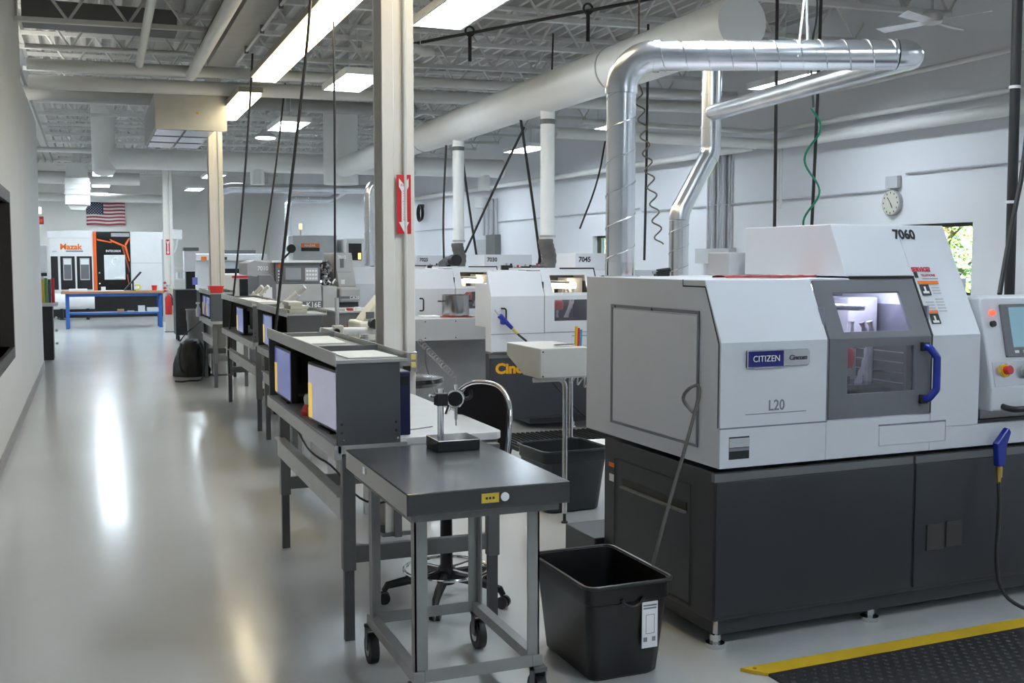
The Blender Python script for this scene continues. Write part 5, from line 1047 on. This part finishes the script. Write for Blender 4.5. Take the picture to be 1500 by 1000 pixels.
for k in range(26):
    p_ = Vector((random.uniform(2.88, 3.04), random.uniform(14.1, 14.4), random.uniform(1.28, 1.55))); tm.cyl(p_, p_ + Vector((random.uniform(-.05, .05), random.uniform(-.05, .05), random.uniform(-.06, .06))), random.uniform(.008, .02), 8)
MB().box(2.86, 3.06, 14.5, 15, 1.26, 1.58).build('tool_bay', DARKIN, k16); tm.build('tooling', STEEL, k16, True)['kind'] = 'stuff'
cam_ = thing('tall_cabinet_lathe', 'pale grey lathe with a tapered hood beside the open tooling bay', 'machine', (3.2, 14.2, 0))
MB().prism([(3.12, 1.24), (3.36, 1.24), (3.30, 1.7), (3.06, 1.7)], 'y', 14.2, 14.9).build('hood', LG2, cam_, bevel=.01); MB().box(3.10, 3.38, 14.05, 14.9, 1.04, 1.24).build('front_drum', LG2, cam_, bevel=.03); MB().box(3.11, 3.34, 14.04, 14.06, 1.09, 1.12).build('band', BENCHG, cam_); MB().box(3.08, 3.39, 14.2, 15, 0, 1.04).build('lower', GREY, cam_, bevel=.01); MB().box(3.09, 3.29, 14.19, 14.2, 1.44, 1.446).build('hood_line', INKG, cam_)
text('lettering', 'CA20', .055, INKW, cam_, (.03, -.162, 1.085), (90, 0, 0), 1, .001, 'LEFT', .02); text('number', '7015', .06, INKW, cam_, (-.09, -.006, 1.62), (90, 0, 0), .95, .001, 'LEFT', .02)
MB().box(3.14, 3.19, 14.19, 14.2, 1.5, 1.62).build('vent', BENCHG, cam_); MB().box(3.15, 3.2, 14.19, 14.2, 1.28, 1.34).build('notice', W2, cam_)
lwm = thing('low_grey_bench', 'low grey machine bed before the tapered hood lathe with loose tools on it', 'machine', (3.2, 12.6, 0)); MB().box(2.72, 3.3, 12.4, 13.4, 0, .98).build('bed', GREY, lwm, bevel=.01); MB().box(2.7, 3.32, 12.38, 13.42, .98, 1.0).build('top', LG2, lwm)
for k in range(5): tag(MB().box(2.76 + .1 * k, 2.82 + .1 * k, 12.5, 12.62, 1.001, 1.02 + .01 * (k % 3)).build('hand_tool', (STEEL, REDC, INKW, STEEL, RED)[k], None, bevel=.004), ('small steel block', 'small red rag', 'small white pad', 'second small steel block', 'small red handle')[k] + ' on the low grey machine bed', 'tool')
op = thing('optical_comparator', 'ivory bench comparator beside the near column', 'comparator', (2.15, 8.6, .85))
MB().prism([(2.06, 8.9), (2.36, 8.9), (2.36, 9.3), (2.06, 9.3)], 'z', .9, 1.08).build('base', IVORY, op, bevel=.02); MB().prism([(2.1, 1.08), (2.34, 1.08), (2.36, 1.28), (2.28, 1.3), (2.16, 1.16)], 'y', 8.92, 9.2).build('hood', IVORY, op, bevel=.015); MB().box(2.13, 2.2, 8.905, 8.92, 1.1, 1.16).build('screen', BENCHD, op)
MB().box(2.05, 2.5, 8.85, 9.4, 0, .9).build('stand', BENCHD, op)
op.location.x += .06
gm = thing('grey_turning_centre', 'silver turning centre with a red badge and a tower lamp', 'machine', (4.4, 22.4, 0))
MB().box(3.95, 4.9, 22.4, 23.6, 0, 2.12).build('body', mat('silver_paint', (.5, .5, .51), .35, .2), gm, bevel=.01); MB().box(4.14, 4.52, 22.385, 22.4, 1.87, 1.95).build('badge', INKO, gm); MB().box(4.14, 4.52, 22.385, 22.4, 1.79, 1.865).build('badge_lower', INK, gm); text('lettering', 'MAZAK', .07, INKW, gm, (-.2, -.02, 1.885), (90, 0, 0), 1, .001, 'LEFT', .02); MB().box(3.86, 3.95, 22.3, 22.6, 1.6, 2.1).build('side_post', W2, gm)
MB().cyl((4.15, 22.5, 2.12), (4.15, 22.5, 2.25), .015, 8).build('lamp_stem', STEEL, gm, True); MB().cyl((4.15, 22.5, 2.25), (4.15, 22.5, 2.36), .03, 12).build('tower_lamp', LEDO, gm, True)
MB().cyl((3.9, 22.2, 1.84), (3.9, 22.3, 1.84), .09, 16).build('fan_guard', BLACK, gm, True); MB().tube(smooth([(3.9, 22.25, 1.8), (3.75, 22.2, 1.65), (3.6, 22.2, 1.5)]), .02, 6).build('arm', BLACK, gm, True)
wm2 = thing('white_turning_centre', 'white turning centre with a dark lit window behind the silver ducts', 'machine', (4.9, 20.5, 0))
MB().box(5.0, 6.2, 22, 23.2, 0, 2.05).build('body', W2, wm2, bevel=.02); MB().box(5.05, 5.32, 21.98, 22.0, 1.6, 1.95).build('window', DGLASS, wm2); MB().box(5.25, 5.3, 21.97, 21.98, 1.62, 1.75).build('glow', LEDO, wm2); MB().box(5.55, 5.8, 21.97, 22.0, 1.4, 1.9).build('blue_panel', mat('slate_panel', (.1, .13, .17), .4), wm2); MB().box(5.9, 5.95, 21.97, 22.0, 1.4, 1.9).build('red_edge', INKR, wm2)
# clutter on the tops of 7045 and 7030
def clutter(x0, x1, y, z, n, seed, where):
    random.seed(seed)
    for i in range(n):
        x = x0 + (x1 - x0) * (i + .5) / n; w_ = random.uniform(.03, .06); h_ = random.uniform(.02, .05); yy = y + random.uniform(-.03, .05)
        kind = i % 3
        t = thing('tool_holder', ('black tool holder', 'steel collet', 'black clamp block')[kind] + ' in the row on top of ' + where, 'tool', (x, yy, z), 0, 'tools on top of ' + where)
        MB().box(x - w_, x + w_, yy - .02, yy + .02, z + .001, z + h_).build('body', (BLACK, STEEL, BENCHD)[kind], t, bevel=.004); MB().cyl((x, yy, z + h_), (x, yy, z + h_ + .02), .012, 8).build('knob', (STEEL, BLACK, RED)[kind], t, True)
clutter(3.88, 4.3, 10.05, 1.502, 6, 2, 'the lathe with amber lettering'); clutter(3.92, 4.3, 12.75, 1.502, 5, 3, 'the lathe behind the steel pot'); clutter(3.88, 4.1, 15.5, 1.502, 3, 8, 'the lathe behind the near column')
sm_ = thing('mist_collector', 'round black motor and hose beside the drop duct of 7030', 'motor', (4.05, 12.6, 1.52)); MB().cyl((4.15, 12.3, 1.6), (4.15, 12.45, 1.6), .07, 18).build('motor', BLACK, sm_, True); MB().tube(smooth([(4.0, 12.4, 1.55), (4.1, 12.6, 1.58), (4.3, 12.9, 1.62)]), .05, 10).build('hose', BENCHD, sm_, True)
small('number_box', (3.95, 4.4, 15.1, 15.35, 1.503, 1.63), LGREY, 'pale grey cover box on machine 7025', 'box')

# ================================================================== hanging cables and hoses
def cable(pts, r, label, mt=CABLE, cat='cable', name='power_cable', sm=True): return tag(MB().tube(smooth(pts) if sm else pts, r, 8).build(name, mt, None, True), label, cat, None)
cable([(1.60, 8.0, 3.87), (1.55, 8.0, 3.2), (1.40, 8.0, 2.1), (1.28, 8.0, 1.1), (1.26, 8.0, .95)], .011, 'thick black cable slanting down to the second hutch')
cable([(1.72, 12.0, 3.84), (1.66, 12.0, 3.0), (1.52, 12.0, 1.6), (1.40, 12.05, .7), (1.42, 12.1, .35)], .011, 'black cable slanting down to the third hutch from the rectangular duct')
cable([(1.87, 8.6, 4.1), (1.875, 8.6, 3.0), (1.86, 8.6, 1.45)], .009, 'black cable hanging straight behind the near column')
cable([(2.55, 14.8, 4.0), (2.4, 14.8, 2.8), (2.2, 14.8, 1.6)], .012, 'black cable dropping to the grey compact lathe')
cable([(4.45, 13.6, 3.12), (4.4, 13.6, 2.2), (4.38, 13.5, 1.55)], .014, 'straight black cable left of the drop duct of 7030')
cable([(4.62, 13.5, 3.14), (4.72, 13.5, 2.4), (4.82, 13.4, 1.55)], .016, 'thick black cable beside the drop duct of 7030')
cable([(4.75, 11.6, 3.14), (4.62, 12.2, 2.5), (4.4, 12.7, 1.7)], .014, 'black cable slanting in to the drop duct of 7030')
cable([(4.42, 10.9, 3.14), (4.6, 11.0, 2.3), (4.75, 11.1, 1.55)], .016, 'thick black cable slanting down between the two drop ducts')
cable([(4.85, 11.0, 4.1), (4.8, 11.0, 2.6), (4.72, 11.1, 1.55)], .01, 'thin black cable between the two drop ducts')
cable([(6.2, 12.4, 3.12), (6.1, 12.4, 2.6), (5.8, 12.3, 2.0)], .012, 'short black cable right of the drop duct of 7045')
cable([(4.60, 6.5, 4.2), (4.61, 6.5, 3.0), (4.62, 6.5, 1.7)], .012, 'black cable hanging straight onto machine 7060')
cable([(4.99, 6.5, 4.2), (4.98, 6.5, 3.0), (4.94, 6.5, 1.7)], .012, 'second straight black cable right of the green hose')
cable([(5.6, 10.2, 4.1), (5.6, 10.2, 3.0), (5.58, 10.2, 1.6)], .014, 'black cable hanging behind the slim silver duct')
cable([(4.9, 6.45, 4.2), (4.87, 6.45, 3.7), (4.93, 6.45, 3.4), (4.86, 6.45, 3.1), (4.9, 6.45, 2.7)], .008, 'green hose hanging from the roof, its dark upper run', mat('hose_dark', (.08, .1, .09), .5), 'hose', 'air_hose')
gp = [(4.9 + .065 * math.sin(k * .3), 6.45 + .03 * math.cos(k * .3), 2.7 - .022 * k) for k in range(44)]
cable(gp, .008, 'green coiled air hose hanging over machine 7060', GREEN, 'hose', 'air_hose', False)
cable([Vector((4.95, 9.2, 4.75)), Vector((4.95, 9.2, 3.3))] + coil((4.95, 9.2, 3.2), (5.2, 9.2, 1.75), .045, 9, 10, .02), .008, 'brown coiled air hose behind the silver spiral duct', mat('hose_brown', (.17, .14, .1), .5), 'hose', 'coiled_hose', False)
cable(coil((3.33, 11.14, .72), (3.35, 10.05, .45), .03, 14) + [Vector((3.37, 10.0, .2)), Vector((3.4, 10.0, .01))], .005, 'clear grey coiled hose beyond the white desk', mat('hose_grey', (.3, .3, .3), .3), 'hose', 'coiled_hose', False)
cable(coil((2.8, 6.3, .88), (3.0, 6.2, .8), .03, 5), .006, 'short coiled hose at the parts tray', mat('hose_grey', (0, 0, 0)), 'hose', 'coiled_hose', False)
cable([(3.35, 11.0, .7), (3.2, 10.5, .5), (2.9, 9.0, .25), (2.6, 7.5, .05)], .008, 'black hose sloping down from the tray of 7030')
pw2 = thing('power_drop', 'thick black power drop with a branch cable at the control console', 'cable', (4.7, 4.3, 1.4))
MB().tube([L60(2.23, .6, 4.3), L60(2.235, .6, 2.9), L60(2.25, .6, 1.46), L60(2.255, .6, .01)], .026, 10).build('main_drop', CABLE, pw2, True); MB().tube(smooth([L60(2.3, .55, 3.2), L60(2.29, .55, 2.2), L60(2.12, .5, 1.7), L60(1.96, .4, 1.43)]), .012, 8).build('branch', CABLE, pw2, True)
for z in (2.5, 1.9): MB().cyl(L60(2.237, .6, z), L60(2.237, .6, z + .015), .03, 10).build('tie', INKW, pw2, True)
# cable trolleys under the roof
tro = thing('cable_track', 'black cable track with trolleys slung under the joists', 'cable track', (3.6, 9.5, 3.9))
MB().cyl((3.2, 12.2, 4.02), (5.2, 9.0, 4.1), .018, 8).build('rail', CABLE, tro, True)
for k in (0, .35, .75): p_ = Vector((3.2, 12.2, 4.02)).lerp(Vector((5.2, 9.0, 4.1)), k); MB().cyl(p_, p_ - Vector((0, 0, .3)), .02, 8).build('trolley', CABLE, tro, True); MB().tube(arc(p_ + Vector((0, 0, .02)), (1, 0, 0), (0, 0, 1), .05, 0, 360, 12), .012, 6).build('roller', CABLE, tro, True)
bn2 = thing('wrapped_duct', 'crumpled white insulated duct hung below the joists', 'duct', (3.3, 10.5, 3.9)); random.seed(9)
MB().tube([(2.85 + .1 * k, 11.6, 3.93 + .02 * random.uniform(-1, 1)) for k in range(9)], .07, 12, radii=[.07 * random.uniform(.7, 1.1) for k in range(9)]).build('sleeve', STEELW, bn2, True)
for x in (2.95, 3.5): MB().cyl((x, 11.6, 4.0), (x, 11.6, 4.65), .005, 6).build('hanger', STEELW, bn2, True)

# ================================================================== outside the windows
struct(MB().box(9.3, 60, -20, 60, -.3, -.05), 'ground_outside', GRASS, 'lawn outside the windows')
def tree(x, y, h, label, seed):
    random.seed(seed); t = thing('garden_tree', label, 'tree', (x, y, -.05), 0, 'trees outside the windows')
    MB().tube([(x, y, -.05), (x + .1, y, h * .35), (x + .05, y + .1, h * .7)], .12, 8, radii=[.16, .1, .05]).build('trunk', BARK, t, True)
    for k in range(6): a = k * 1.05; MB().cyl((x + .08, y, h * (.3 + .05 * k)), (x + .9 * math.cos(a), y + .9 * math.sin(a), h * (.5 + .06 * k)), .035, 6, .012).build('branch', BARK, t, True)
    m = MB()
    for k in range(2200):
        u = Vector((random.gauss(0, 1), random.gauss(0, 1), random.gauss(0, 1))).normalized() * random.random() ** .4
        c = Vector((x + u.x * h * .4, y + u.y * h * .4, h * .58 + u.z * h * .42)); a = Vector((random.gauss(0, 1), random.gauss(0, 1), random.gauss(0, 1))).normalized(); b = a.orthogonal().normalized(); s_ = random.uniform(.05, .1)
        m.add([c - a * s_, c + b * s_ * .5, c + a * s_, c - b * s_ * .5], [(0, 1, 2, 3)])
    m.build('foliage', LEAF, t)['kind'] = 'stuff'
tree(14.5, 15.2, 3.6, 'leafy green tree outside the window by the clock', 1); tree(17.5, 16.0, 4.4, 'larger leafy tree further out beyond the window', 2); tree(16, 19.5, 4, 'leafy tree outside between the two windows', 3)
tree(16, 31, 4, 'leafy tree outside the far window', 4); tree(22, 25, 5, 'tall leafy tree far out on the lawn', 5)
